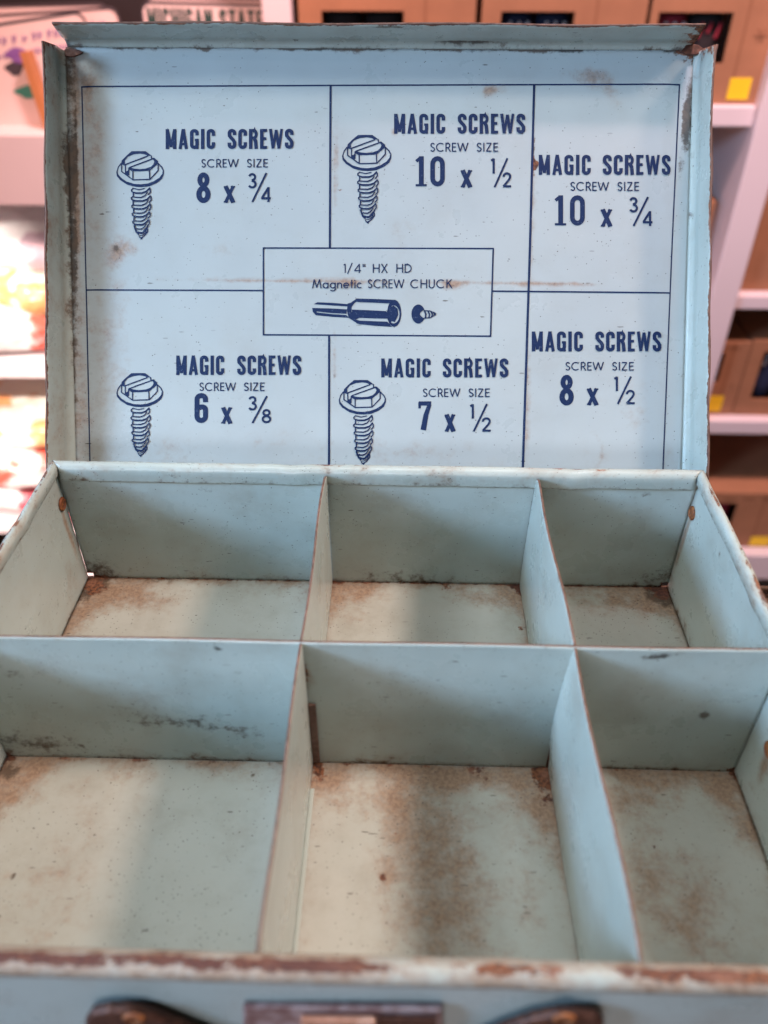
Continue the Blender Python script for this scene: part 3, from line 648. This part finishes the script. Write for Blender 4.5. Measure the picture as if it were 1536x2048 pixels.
p.stroke(sub((662, 171), (660.5, 495)), 4.4); p.stroke(sub((659, 672), (658.5, 945)), 4.4)
p.stroke(sub((1069, 169), (1060.5, 490)) + sub((1060.5, 490), (1045.5, 950))[1:], 4.6)
p.stroke(sub((172, 579.5), (527, 581)), 2.8); p.stroke(sub((983, 582.5), (1340, 585.5)), 3.0)
p.stroke([(527.5, 496), (987, 497.5), (981.5, 672.5), (527.5, 669.5)], 3.0, closed=True); p.build('printed_grid')

def screw_print(x0, y0, x1, y1):
    """slotted hex-washer screw drawing; traced in a 733 x 1362 box"""
    p = Print(); sx, sy = (x1 - x0) / 735.0, (y1 - y0) / 1362.0; k = (sx + sy) / 2
    def q(pts): return [(x0 + (a - 254) * sx, y0 + (b - 248) * sy) for a, b in pts]
    def st(pts, w_, cl=False): p.stroke(q(pts), [t_ * k for t_ in w_] if isinstance(w_, list) else w_ * k, cl)
    out = [(325, 425), (278, 490), (255, 570), (262, 630), (310, 690), (420, 765), (540, 797), (640, 802), (760, 790), (880, 735), (955, 675), (985, 600), (985, 545), (960, 490), (900, 430)]
    inn = [(332, 445), (292, 500), (274, 560), (280, 600), (330, 660), (410, 715), (530, 752), (630, 758), (735, 745), (830, 710), (915, 655), (958, 595), (966, 545), (942, 500), (898, 452)]
    h = p.h(); n = len(out); V_ = [p.P(*a, h) for a in q(out)] + [p.P(*a, h) for a in q(inn)]
    p.mb.add(V_, [(i, n + i, n + i + 1, i + 1) for i in range(n - 1)])
    # crescent over the back of the head
    o2 = [(328, 440), (338, 392), (410, 318), (490, 250), (600, 248), (705, 250), (795, 318)]
    i2 = [(388, 448), (386, 392), (432, 334), (520, 297), (620, 286), (690, 298), (738, 322)]
    h = p.h(); n = len(o2); V_ = [p.P(*a, h) for a in q(o2)] + [p.P(*a, h) for a in q(i2)]
    p.mb.add(V_, [(i, n + i, n + i + 1, i + 1) for i in range(n - 1)])
    # crescent round the front of the head
    o3 = [(440, 512), (510, 560), (620, 560), (770, 548), (850, 480), (892, 440), (895, 402), (838, 352)]
    i3 = [(455, 495), (520, 515), (610, 524), (710, 515), (780, 490), (822, 450), (838, 410), (815, 375)]
    h = p.h(); n = len(o3); V_ = [p.P(*a, h) for a in q(o3)] + [p.P(*a, h) for a in q(i3)]
    p.mb.add(V_, [(i, n + i, n + i + 1, i + 1) for i in range(n - 1)])
    st([(385, 458), (740, 322)], 20); st([(452, 502), (835, 358)], 20); st([(788, 315), (796, 362)], 20); st([(338, 445), (392, 465)], 18)
    st([(393, 455), (396, 572)], 18); st([(447, 500), (444, 620)], 18); p.poly(q([(388, 545), (415, 560), (452, 530), (440, 628), (385, 592)]))
    st([(335, 440), (335, 562), (510, 690), (772, 682), (896, 545), (894, 430)], 18)
    st([(508, 556), (508, 688)], 18); st([(762, 548), (768, 682)], 18); st([(450, 520), (505, 555)], 16)
    for i in range(6):
        y = 860 + 122 * i; xl = (482, 480, 487, 494, 502, 545)[i]; xr = (778, 790, 785, 775, 762, 735)[i]; mid = (xl + xr) / 2
        st([(xl + 12, y + 14), (xl + 70, y + 34), (mid + 20, y + 34), (xr - 60, y + 8), (xr - 14, y - 44)], [18, 26, 28, 26, 20])
        st([(xl + 30, y - 38), (xl + 4, y - 14), (xl + 10, y + 16)], 18)
        if i < 5:
            st([(xl + 32, y + 28), (xl + 32, y + 88)], 20)
            st([(xl + 30, y + 96), (mid, y + 102), (xr - 85, y + 76), (xr - 44, y + 22)], [16, 20, 20, 14])
        st([(xr - 20, y - 52), (xr - 2, y - 20), (xr - 2, y + 20), (xr - 36, y + 62)], 18)
    st([(525, 1390), (560, 1490), (600, 1530)], 26); st([(740, 1400), (705, 1470), (712, 1510)], 18)
    p.poly(q([(585, 1520), (620, 1575), (660, 1560), (710, 1505), (706, 1540), (660, 1580), (640, 1612), (600, 1575)])); st([(590, 1500), (640, 1520), (705, 1475)], 16); st([(610, 1545), (650, 1545), (700, 1505)], 12)
    st([(505, 818), (600, 842), (690, 822)], 16); st([(768, 808), (752, 850)], 16)
    p.build('printed_screw')
screw_print(233, 302, 329, 479); screw_print(685, 270, 784, 448); screw_print(233, 746, 327, 914); screw_print(678, 760, 773, 930)
# the chuck and its little screw
p = Print()
def z(pts): return [(600 + a * .21484, 500 + b * .21484) for a, b in pts]
def zs(pts, w_, cl=False): p.stroke(z(pts), w_ * .21484, cl)
p.poly(z([(133, 505), (165, 487), (300, 492), (450, 505), (450, 527), (300, 516)]))
p.poly(z([(117, 540), (300, 545), (440, 553), (436, 595), (300, 588), (160, 573), (158, 582), (300, 597), (434, 606), (460, 632), (300, 622), (150, 607), (122, 575)]))
p.poly(z([(445, 500), (475, 492), (530, 452), (545, 475), (510, 495), (485, 530), (482, 580), (510, 565), (530, 680), (455, 632), (440, 560)]))
p.poly(z([(530, 452), (700, 457), (880, 465), (850, 490), (830, 498), (700, 492), (545, 486), (525, 480)]))
p.poly(z([(485, 555), (650, 562), (805, 570), (822, 600), (815, 640), (700, 638), (560, 632), (520, 648), (500, 640)]))
p.poly(z([(505, 645), (560, 658), (700, 664), (815, 668), (845, 700), (860, 716), (700, 706), (560, 692), (530, 684)]))
h = p.h(); a1 = arc(880, 590, 66, 126, 0, 360, 28); a2 = arc(874, 600, 55, 84, 0, 360, 28); n = 28
V_ = [p.P(*a, h) for a in z(a1[:-1])] + [p.P(*a, h) for a in z(a2[:-1])]; p.mb.add(V_, [(i, (i + 1) % n, n + (i + 1) % n, n + i) for i in range(n)])
p.poly(z([(832, 545), (872, 518), (912, 548), (918, 605), (886, 672), (845, 660), (826, 610)]))
p.poly(z([(865, 466), (800, 490), (850, 495), (812, 570), (815, 640), (840, 700), (865, 640), (845, 600)]), .00013)
a1 = arc(1104, 597, 64, 89, -24, -336, 22); h = p.h(); n = len(a1)
a2 = [(1150 - 30 * math.sin(math.pi * k / (n - 1)), a1[0][1] + (a1[-1][1] - a1[0][1]) * k / (n - 1)) for k in range(n)]
V_ = [p.P(*a, h) for a in z(a1)] + [p.P(*a, h) for a in z(a2)]; p.mb.add(V_, [(i, i + 1, n + i + 1, n + i) for i in range(n - 1)])
for k, (xa, yt, yb) in enumerate(((1172, 562, 640), (1205, 566, 634), (1232, 570, 624), (1255, 578, 612))):
    zs([(xa - 12, yt), (xa + 2, (yt + yb) / 2), (xa - 2, yb)], 14)
zs([(1155, 566), (1210, 568), (1268, 592)], 9); zs([(1160, 634), (1215, 632), (1268, 600)], 9)
p.build('printed_chuck')

# front hardware: bail handle and hasp, all rusted, on the outside of the front wall
YF = -DEP - .0009
def fr_pt(px, py, y): q = on_y(px, py, y); return q
def strap(outline, y0, y1, name, mat, parent=box, bevel=.0006):
    q = [fr_pt(a, b, YF) for a, b in outline]
    m = MB(); m.prism([(a[0], a[2]) for a in q], y0, y1, lambda a, b, h: (a, h, b)); return keep(m.build(name, mat, parent, bevel=bevel))
strap([(178, 2012), (190, 1996), (225, 1988), (265, 1988), (310, 1998), (370, 2022), (430, 2048), (470, 2075), (530, 2130), (480, 2150), (400, 2120), (200, 2075), (180, 2040)], YF - .0042, YF - .0012, 'handle_end', RUST, box, .0011)
strap([(1202, 2012), (1190, 1998), (1150, 1994), (1110, 1996), (1060, 2006), (1000, 2028), (950, 2052), (900, 2090), (860, 2140), (900, 2160), (980, 2130), (1180, 2085), (1202, 2040)], YF - .0042, YF - .0012, 'handle_end', RUST, box, .0011)
for px_ in (268, 1128):
    q_ = fr_pt(px_, 2034, YF - .0042); keep(rivet((q_[0], YF - .0041, q_[2]), (0, -1, 0), box, .0028))
strap([(488, 1998), (884, 2002), (884, 2140), (488, 2140)], YF - .0022, YF - .0004, 'latch_plate', PINKST)
strap([(604, 2004), (752, 2006), (760, 2150), (600, 2150)], YF - .0046, YF - .0026, 'latch_tongue', COPPER)
strap([(758, 2006), (872, 2008), (872, 2140), (764, 2140)], YF - .0034, YF - .0026, 'latch_keeper', RUST)
a = fr_pt(520, 2150, YF); b = fr_pt(870, 2150, YF)
m = MB(); m.tube([(a[0] - .001, YF - .004, a[2] - .002), (a[0] + .006, YF - .006, a[2] - .010), (b[0] - .006, YF - .006, b[2] - .010), (b[0] + .002, YF - .004, b[2] - .002)], .0022, 10); keep(m.build('handle_grip', RUST, box, True))

# ------------------------------------------------------------------ WHAT IT STANDS ON
WOOD = rusty('dark_wood', rgb(0.055, 0.028, 0.018), rgb(0.10, 0.05, 0.03), rgb(0.14, 0.075, 0.045), 0.7, 0, 40)
WHITE = plain('white_laminate', rgb(0.74, 0.70, 0.69), .5, .06)
tb = empty('display_table', (0, -.35, -.90)); tag(tb, 'dark wooden table top under the open screw box', 'table')
def tkeep(o, root): o.location = -Vector(root.location); return o
zt = -HH - .0011
m = MB(); m.box(-.75, .75, -.75, .0035, zt - .028, zt); tkeep(m.build('table_top', WOOD, tb, bevel=.002), tb)
for x, y in ((-.70, -.70), (.70, -.70), (-.70, -.05), (.70, -.05)):
    m = MB(); m.box(x - .025, x + .025, y - .025, y + .025, -.90, zt - .028); tkeep(m.build('leg', WOOD, tb, bevel=.002), tb)
m = MB(); m.box(-3, 3, -2, 2.5, -.93, -.90); tag(m.build('floor', plain('floor_boards', rgb(.20, .14, .10), .6, .4, 6)), kind='structure')

m = MB()
for k in range(2):
    m.tube([(.150 + .012 * t, .0 - .004 * k + .0015 * math.sin(t * 1.7 + k), zt + .0026 + .0012 * math.sin(t * 1.1 + k) + .004 * k) for t in range(12)], .0013, 7)
o = m.build('cord', WOOD, None, True); tag(o, 'dark brown twin cord lying on the table edge right of the metal box', 'cord')

# ------------------------------------------------------------------ BACKGROUND SHELVES
YS, YB = .90, 1.24
PINKW = plain('white_shelf_paint', rgb(.76, .66, .67), .45, .05)
su = empty('shelf_unit', (0, YS, -.90)); tag(su, 'tall white shelf unit standing behind the metal box', 'shelf unit')
def part(name, mat, parent, boxes, bevel=.002, tilt=None):
    m = MB()
    for b in boxes: m.box(*b)
    o = m.build(name, mat, parent, bevel=bevel); o.location = -Vector(parent.location); return o
part('back_panel', PINKW, su, [(-1.3, 1.25, YB, YB + .012, -.90, .62)])
part('upright', PINKW, su, [(-.172, -.135, YS, YB, -.90, .62)]); part('upright', PINKW, su, [(-1.3, -1.26, YS, YB, -.90, .62)]); part('upright', PINKW, su, [(1.21, 1.25, YS, YB, -.90, .62)])
xu0, xu1 = float(on_y(1458, 433, YS)[0]), float(on_y(1516, 433, YS)[0])
part('upright', PINKW, su, [(xu0, xu1, YS - .012, YB, -.90, .62)])
def zpx(px, py, y=YS): return float(on_y(px, py, y)[2])
def xpx(px, py, y=YS): return float(on_y(px, py, y)[0])
z_top = zpx(1440, 212); z_mid2 = zpx(1500, 592); z_mid = zpx(1450, 842); z_low = zpx(1480, 1090)
part('shelf_board', PINKW, su, [(-.134, xu0 - .001, YS, YB, z_top - .026, z_top)])
part('shelf_board', PINKW, su, [(xu1 + .001, 1.205, YS, YB, z_mid2 - .022, z_mid2), (-.134, xu0 - .001, YS, YB, z_mid2 - .022, z_mid2)])
part('shelf_board', PINKW, su, [(xu1 + .001, 1.205, YS, YB, z_mid - .026, z_mid), (-.134, xu0 - .001, YS, YB, z_mid - .026, z_mid)])
part('shelf_board', PINKW, su, [(-.134, 1.205, YS - .03, YB, z_low - .06, z_low)])
part('shelf_board', PINKW, su, [(xu1 + .001, 1.205, YS, YB, z_top - .026, z_top)])
zl1 = zpx(40, 262); zl2 = zpx(40, 712); zl3 = zpx(40, 1030)
part('shelf_board', PINKW, su, [(-1.258, -.173, YS - .02, YB, zl1 - .095, zl1)])
part('shelf_board', PINKW, su, [(-1.258, -.173, YS - .02, YB, zl2 - .03, zl2)])
part('shelf_board', PINKW, su, [(-1.258, -.173, YS - .02, YB, zl3 - .03, zl3)])

CARD = plain('brown_cardboard', rgb(.44, .20, .098), .75, .42, 24)
CARD2 = plain('brown_cardboard_print', rgb(.30, .13, .06), .8, .2, 60)
YEL = plain('yellow_sticker', rgb(.95, .62, .02), .5, .05)
NAVY = plain('navy_knit', rgb(.012, .02, .06), .85, .3, 200); REDK = plain('red_knit', rgb(.32, .02, .04), .85, .3, 200)
WHK = plain('white_knit', rgb(.6, .62, .68), .85, .2, 200); BLK = plain('black_knit', rgb(.02, .014, .016), .85, .3, 200)
def gift_box(label, X0, X1, Z0, Z1, yf, win, prod, sticker=None, depth=.20, rotz=0.0):
    """cardboard box with a die-cut window showing two rolled pairs of socks; win/sticker in 0..1 of the front face"""
    r = empty('gift_box', ((X0 + X1) / 2, yf, Z0)); tag(r, label, 'box', 'brown cardboard sock boxes on the white shelves'); r.rotation_euler = (0, 0, rotz)
    w_, h_ = X1 - X0, Z1 - Z0; x = lambda t: -w_ / 2 + w_ * t; zz = lambda t: h_ * t
    a0, a1, b0, b1 = win; e = .004; m = MB()
    m.box(x(0), x(a0), 0, e, 0, h_); m.box(x(a1), x(1), 0, e, 0, h_); m.box(x(a0), x(a1), 0, e, 0, zz(b0)); m.box(x(a0), x(a1), 0, e, zz(b1), h_)
    m.box(x(0), x(0) + e, e, depth, 0, h_); m.box(x(1) - e, x(1), e, depth, 0, h_); m.box(x(0) + e, x(1) - e, depth - e, depth, 0, h_)
    m.box(x(0) + e, x(1) - e, e, depth - e, 0, e); m.box(x(0) + e, x(1) - e, e, depth - e, h_ - e, h_)
    m.build('carton', CARD, r)
    m = MB(); ed = a1 + (1 - a1) * .30                     # the crease beside the window and the printed emblem
    m.box(x(ed) - .0015, x(ed) + .0015, -.0006, -.0001, .002, h_ - .002)
    cx, cz, rr = x((ed + 1) / 2), zz(.42), min(w_ * .05, .012)
    for k in range(6): m.tube([(cx, -.0004, cz), (cx + rr * math.cos(k * math.pi / 3), -.0004, cz + rr * math.sin(k * math.pi / 3))], .0009, 5)
    for k in range(4): m.box(x(a0 + .05 + .15 * k), x(a0 + .15 + .15 * k), -.0006, -.0001, zz(b1 + (1 - b1) * .35), zz(b1 + (1 - b1) * .35) + .006)
    m.build('print', CARD2, r)
    n = len(prod)
    for k, (mt, st_) in enumerate(prod):
        c0 = x(a0 + (a1 - a0) * (k + .5) / n); rad = (a1 - a0) * w_ / n * .48
        m = MB(); m.tube([(c0, .012 + rad, zz(b0) - .004 + t * (zz(b1) - zz(b0)) * 1.0) for t in (0, .04, .3, .6, .92, 1.0)], [rad * .8, rad, rad * 1.02, rad, rad * .97, rad * .7], 18)
        pr_ = m.build('sock_roll', mt, r, True)
        if st_:
            m = MB()
            for q in range(3): m.tube([(c0 - rad * .55 + q * rad * .5, .012 - rad * .02, zz(b1) - .030 + .006 * (q % 2)), (c0 - rad * .40 + q * rad * .5, .0112 - rad * .04, zz(b1) - .012)], .0022, 5)
            m.build('lettering', st_, pr_)
    if sticker:
        s0, s1, t0, t1 = sticker; m = MB(); m.box(x(s0), x(s1), -.0008, -.0001, zz(t0), zz(t1)); m.build('price_sticker', YEL, r)
    return r
zb = z_top; TOPZ = zb + .19
def fr(px, y=YS + .01): return xpx(px, 100, y)
def wf(x0, x1, a, b): return (xpx(a, 60) - xpx(x0, 60)) / (xpx(x1, 60) - xpx(x0, 60)), (xpx(b, 60) - xpx(x0, 60)) / (xpx(x1, 60) - xpx(x0, 60))
wz = (zpx(720, 24) - zb) / .19
A = wf(600, 950, 645, 808); gift_box('brown cardboard box on the top shelf beside the white upright, dark socks in its window', fr(602), fr(948), zb + .0005, TOPZ, YS + .01, (A[0], A[1], .25, wz), [(BLK, None), (BLK, None)])
A = wf(958, 1284, 996, 1142); gift_box('brown cardboard box midway along the top shelf, navy and white socks in its window', fr(960), fr(1282), zb + .0005, TOPZ, YS + .01, (A[0], A[1], .25, wz), [(NAVY, WHK), (NAVY, WHK)])
A = wf(1290, 1548, 1306, 1452); gift_box('brown top shelf box with red and black socks and a yellow price sticker', fr(1290), fr(1548), zb + .0005, TOPZ, YS + .01, (A[0], A[1], .25, wz), [(REDK, WHK), (BLK, REDK)], (.72, .89, .03, .165))
zc = z_mid + .0005
gift_box('brown box with a lemon yellow sticker low on its front, on the second shelf up', xu1 + .004, .575, zc, zc + .135, YS + .02, (.10, .30, .45, .85), [(BLK, None)], (.18, .62, .05, .27))
gift_box('brown box with a navy sock window, second shelf up at the right frame edge', .577, .80, zc, zc + .138, YS + .02, (.10, .50, .22, .86), [(NAVY, WHK), (BLK, None)])
zc = z_mid2 + .0005
gift_box('brown box against the left face of the white upright, below the top shelf', .235, xu0 - .012, zc, zpx(1472, 404, YS + .03), YS + .03, (.30, .84, .20, .74), [(BLK, None), (BLK, None)], None, .17)
gift_box('brown box with navy socks, right of the white upright below the top shelf', xu1 + .006, .80, zc, zc + .24, YS + .02, (.14, .50, .20, .70), [(NAVY, WHK), (NAVY, None)])
zc = z_low + .0005
gift_box('brown box with maroon socks and orange-yellow sticker on the lowest shelf', .555, .78, zc, zc + .125, YS - .005, (.14, .32, .42, .82), [(REDK, None)], (.52, .68, .03, .20))
gift_box('plain brown box standing behind the lid on the lowest shelf', .33, .550, zc, zc + .125, YS - .005, (.2, .5, .3, .7), [(BLK, None), (BLK, None)])

# ---- left bay: cards and sticker sheets on the upper board, sunlit packets below
CARDW = plain('pale_card', rgb(.73, .58, .55), .6, .10); GREEN = plain('dark_green_ink', rgb(.012, .05, .04), .6); PURP = plain('purple_ink', rgb(.22, .10, .34), .6)
GREYI = plain('dark_grey_ink', rgb(.05, .04, .05), .6)
def slab(name, label, cat, P, wd, ht, lean, roll, mat, th=.006, group=None):
    o = empty(name, P); tag(o, label, cat, group); o.rotation_euler = (-lean, roll, 0)
    m = MB(); rr = .012; pts = []
    for cx, cz, a in ((wd / 2 - rr, ht - rr, 0), (-wd / 2 + rr, ht - rr, 90), (-wd / 2 + rr, rr, 180), (wd / 2 - rr, rr, 270)): pts += arc(cx, cz, rr, rr, a, a + 90, 5)
    m.prism(pts, 0, th, lambda a, b, h: (a, h, b)); m.build('card', mat, o, bevel=.001)
    m = MB(); m.tube([(a, -.0002, b) for a, b in pts + pts[:1]], .0016, 6); m.build('border', GREYI, o, True); return o
def letters(root, text, font, x0, x1, z0, z1, mat, name, gap=.12, tw=1.0):
    class PW(Print):
        def P(s, a, b, h): return (a, -h - .0004, -b)
    p = PW()
    x = x0; ws = text.split(' ')
    tot = sum(sum(font(c)[0] + gap for c in w_) for w_ in ws) + .35 * (len(ws) - 1)
    for w_ in ws:
        l = sum(font(c)[0] + gap for c in w_) / tot * (x1 - x0); word(p, w_, font, x, x + l * .97, -z1, -z0, gap, tw); x += l + .35 / tot * (x1 - x0)
    o = p.mb.build(name, mat, root); return o
def cond(ch):
    if ch == 'H': return .52, [([(.09, 0), (.09, 1)], T), ([(.43, 0), (.43, 1)], T), ([(.09, .5), (.43, .5)], T * .8)]
    if ch == 'N': return .54, [([(.09, 0), (.09, 1)], T), ([(.45, 0), (.45, 1)], T), ([(.09, .97), (.45, .03)], T)]
    if ch == 'T': return .48, [([(.24, 0), (.24, 1)], T), ([(.0, .92), (.48, .92)], T * .85)]
    return heavy(ch)
zc = zl1 + .0005
q0, q1 = xpx(278, 40, YS + .06), xpx(532, 40, YS + .06); zt_ = zpx(400, 8, YS + .06)
c1 = slab('souvenir_card', 'pale card printed MICHIGAN STATE in dark green, behind the lid at top left', 'card', ((q0 + q1) / 2, YS + .06, zc), q1 - q0, zt_ - zc, .10, 0.02, CARDW)
wc = q1 - q0; hc = zt_ - zc
letters(c1, 'MICHIGAN STATE', cond, -wc * .46, wc * .46, hc - .031, hc - .006, GREEN, 'lettering', .14)
for k in range(3):
    slab('souvenir_card', ('pale card directly behind the MICHIGAN STATE card', 'second card back in the stack behind MICHIGAN STATE', 'rearmost dark backed card of the MICHIGAN STATE stack')[k], 'card', ((q0 + q1) / 2 - .004 * k, YS + .085 + .022 * k, zc), wc, hc + .004 + .004 * k, .10, .02, (CARDW, CARDW, BLK)[k])
BL = plain('blue_ink', rgb(.20, .42, .52), .6); TEAL = plain('teal_ink', rgb(.05, .26, .20), .6)
def sticker_sheet(label, P, wd, ht, lean, roll, seed, th=.004):
    o = slab('sticker_sheet', label, 'sticker sheet', P, wd, ht, lean, roll, CARDW, th, 'sticker sheets at top left'); rnd = random.Random(seed)
    m = MB()                                                # lines of lettering too blurred to read
    for row, (zq, hh) in enumerate(((ht - .024, .010), (ht - .040, .008))):
        x = -wd * (.46 if row == 0 else .30)
        while x < wd * .40:
            l = rnd.uniform(.004, .007)
            m.tube([(x, -.0006, zq), (x + l * .3, -.0006, zq + hh * rnd.uniform(.7, 1.0)), (x + l * .6, -.0006, zq + hh * rnd.uniform(.0, .5)), (x + l, -.0006, zq + hh * rnd.uniform(.6, 1))], .0010, 5); x += l + rnd.choice((.002, .002, .003, .008))
    m.build('lettering', PURP, o)
    for k, mt in enumerate((PURP, GREYI, BL, TEAL, BL, GREYI)):
        m = MB(); cx, cz = wd * rnd.uniform(-.36, .36), ht * (.70 - .115 * k); aa, bb = rnd.uniform(.010, .022), rnd.uniform(.006, .011)
        m.prism([(cx + aa * math.cos(t) * (1 + .3 * math.sin(3 * t)), cz + bb * math.sin(t)) for t in [2 * math.pi * j / 16 for j in range(16)]], -.0008, -.0002, lambda a, b, h: (a, h, b)); m.build('sticker', mt, o)
    return o
sticker_sheet('tilted pale sticker sheet with purple lettering, leaning on the wooden slat', (xpx(110, 255, YS + .03), YS + .03, zc), .165, zpx(110, 62, YS + .03) - zc + .012, .14, -.13, 3)
sticker_sheet('upright pale sticker sheet behind the tilted one at top left', (xpx(110, 255, YS + .07) + .02, YS + .085, zc), .20, zpx(110, 25, YS + .085) - zc, .10, -.06, 8)
sticker_sheet('rearmost pale sticker sheet whose top edge shows above the two others', (xpx(110, 255, YS + .07) - .03, YS + .125, zc), .24, zpx(60, 13, YS + .12) - zc, .08, -.02, 12)
ORW = plain('orange_wood', rgb(.55, .22, .08), .6, .3, 30)
o = empty('wooden_slat', (xpx(92, 250, YS), YS + .005, zc)); tag(o, 'slim orange wooden slat standing at the edge of the tilted sticker sheet', 'slat'); o.rotation_euler = (-.10, -.14, 0)
m = MB(); m.box(-.006, .006, 0, .02, 0, .095); m.build('slat', ORW, o, bevel=.001)
o = empty('display_tray', (-.72, YS + .16, zc)); tag(o, 'dark backing board behind the sticker sheets on the upper shelf', 'display tray')
m = MB(); m.box(-.5, .515, 0, .01, 0, .25); m.build('backing', BLK, o)

PLW = []
for nm, c1_, c2_ in (('white_coral_film', rgb(.86, .80, .78), rgb(.72, .13, .09)), ('cream_film', rgb(.86, .80, .70), rgb(.78, .34, .14)), ('pink_film', rgb(.84, .66, .66), rgb(.55, .06, .09)), ('white_film', rgb(.88, .85, .84), rgb(.55, .40, .46))):
    t = NT(nm); g = t.new('ShaderNodeTexCoord').outputs['Object']
    t.l.new(t.mix(t.step(t.noise(t.mapping(g, sca=(1, 1, 1.5)), 13, 4), .50, .57), c1_, c2_), t.b.inputs['Base Color']); t.b.inputs['Roughness'].default_value = .28; t.b.inputs['Coat Weight'].default_value = .4
    t.bump(t.noise(g, 34, 5, .6), .6, .01); PLW.append(t.m)
def packet(label, P, sx, sy, sz, seed, mat, rotz):
    rnd = np.random.RandomState(seed); nu, nv = 36, 20; vs_, fs = [], []
    ph = rnd.uniform(0, 6, 8)
    for j in range(nv + 1):
        b = -math.pi / 2 + math.pi * j / nv
        for i in range(nu):
            a = 2 * math.pi * i / nu; se = lambda t, e: math.copysign(abs(t) ** e, t)
            x, y, z_ = se(math.cos(b), .5) * se(math.cos(a), .45), se(math.cos(b), .5) * se(math.sin(a), .45), se(math.sin(b), .8)
            d = .10 * math.sin(5 * x + 4 * y + ph[0]) + .08 * math.sin(9 * y - 5 * x + ph[1]) + .05 * math.sin(14 * x + 7 * z_ + ph[2])
            vs_.append((x * sx * (1 + d * .5), y * sy * (1 + d * .5), max(0, (z_ * .5 + .5 + d * (.6 if z_ > 0 else 0))) * sz))
    for j in range(nv):
        for i in range(nu): fs.append((j * nu + i, j * nu + (i + 1) % nu, (j + 1) * nu + (i + 1) % nu, (j + 1) * nu + i))
    o = link('film_packet', mesh('film_packet', vs_, fs), mat, None, True); o.location = P; o.rotation_euler = (0, 0, rotz)
    tag(o, label, 'packet', 'sunlit film packets left of the box'); return o
xc = xpx(45, 640)
packet('white and coral film packet lying lowest on the middle left shelf', (xc - .02, YS + .10, zl2 + .0005), .15, .12, .075, 1, PLW[0], .2)
packet('cream film packet on top of the white and coral one, left shelf', (xc - .01, YS + .10, zl2 + .070), .14, .11, .070, 2, PLW[1], -.3)
packet('bright white film packet topmost of the middle left heap', (xc + .01, YS + .11, zl2 + .132), .14, .11, .060, 3, PLW[3], .1)
packet('pink film packet beside the middle left heap, behind the lid', (xc + .27, YS + .11, zl2 + .0005), .11, .11, .10, 4, PLW[2], .4)
packet('pink film packet with red patches lowest on the bottom left shelf', (xc - .08, YS + .09, zl3 + .0005), .16, .12, .080, 5, PLW[2], -.2)
packet('white and coral film packet second from below on the bottom left shelf', (xc - .06, YS + .09, zl3 + .074), .15, .12, .075, 6, PLW[0], .3)
packet('cream film packet topmost on the bottom left shelf', (xc - .05, YS + .10, zl3 + .142), .14, .11, .060, 7, PLW[1], .0)
packet('white film packet on the bottom left shelf, next to the cream topped heap', (xc + .25, YS + .10, zl3 + .0005), .13, .11, .12, 8, PLW[3], .2)
packet('white film packet lying on the floor below the left shelves', (xc - .08, YS - .18, -.8995), .17, .13, .10, 9, PLW[3], .5)
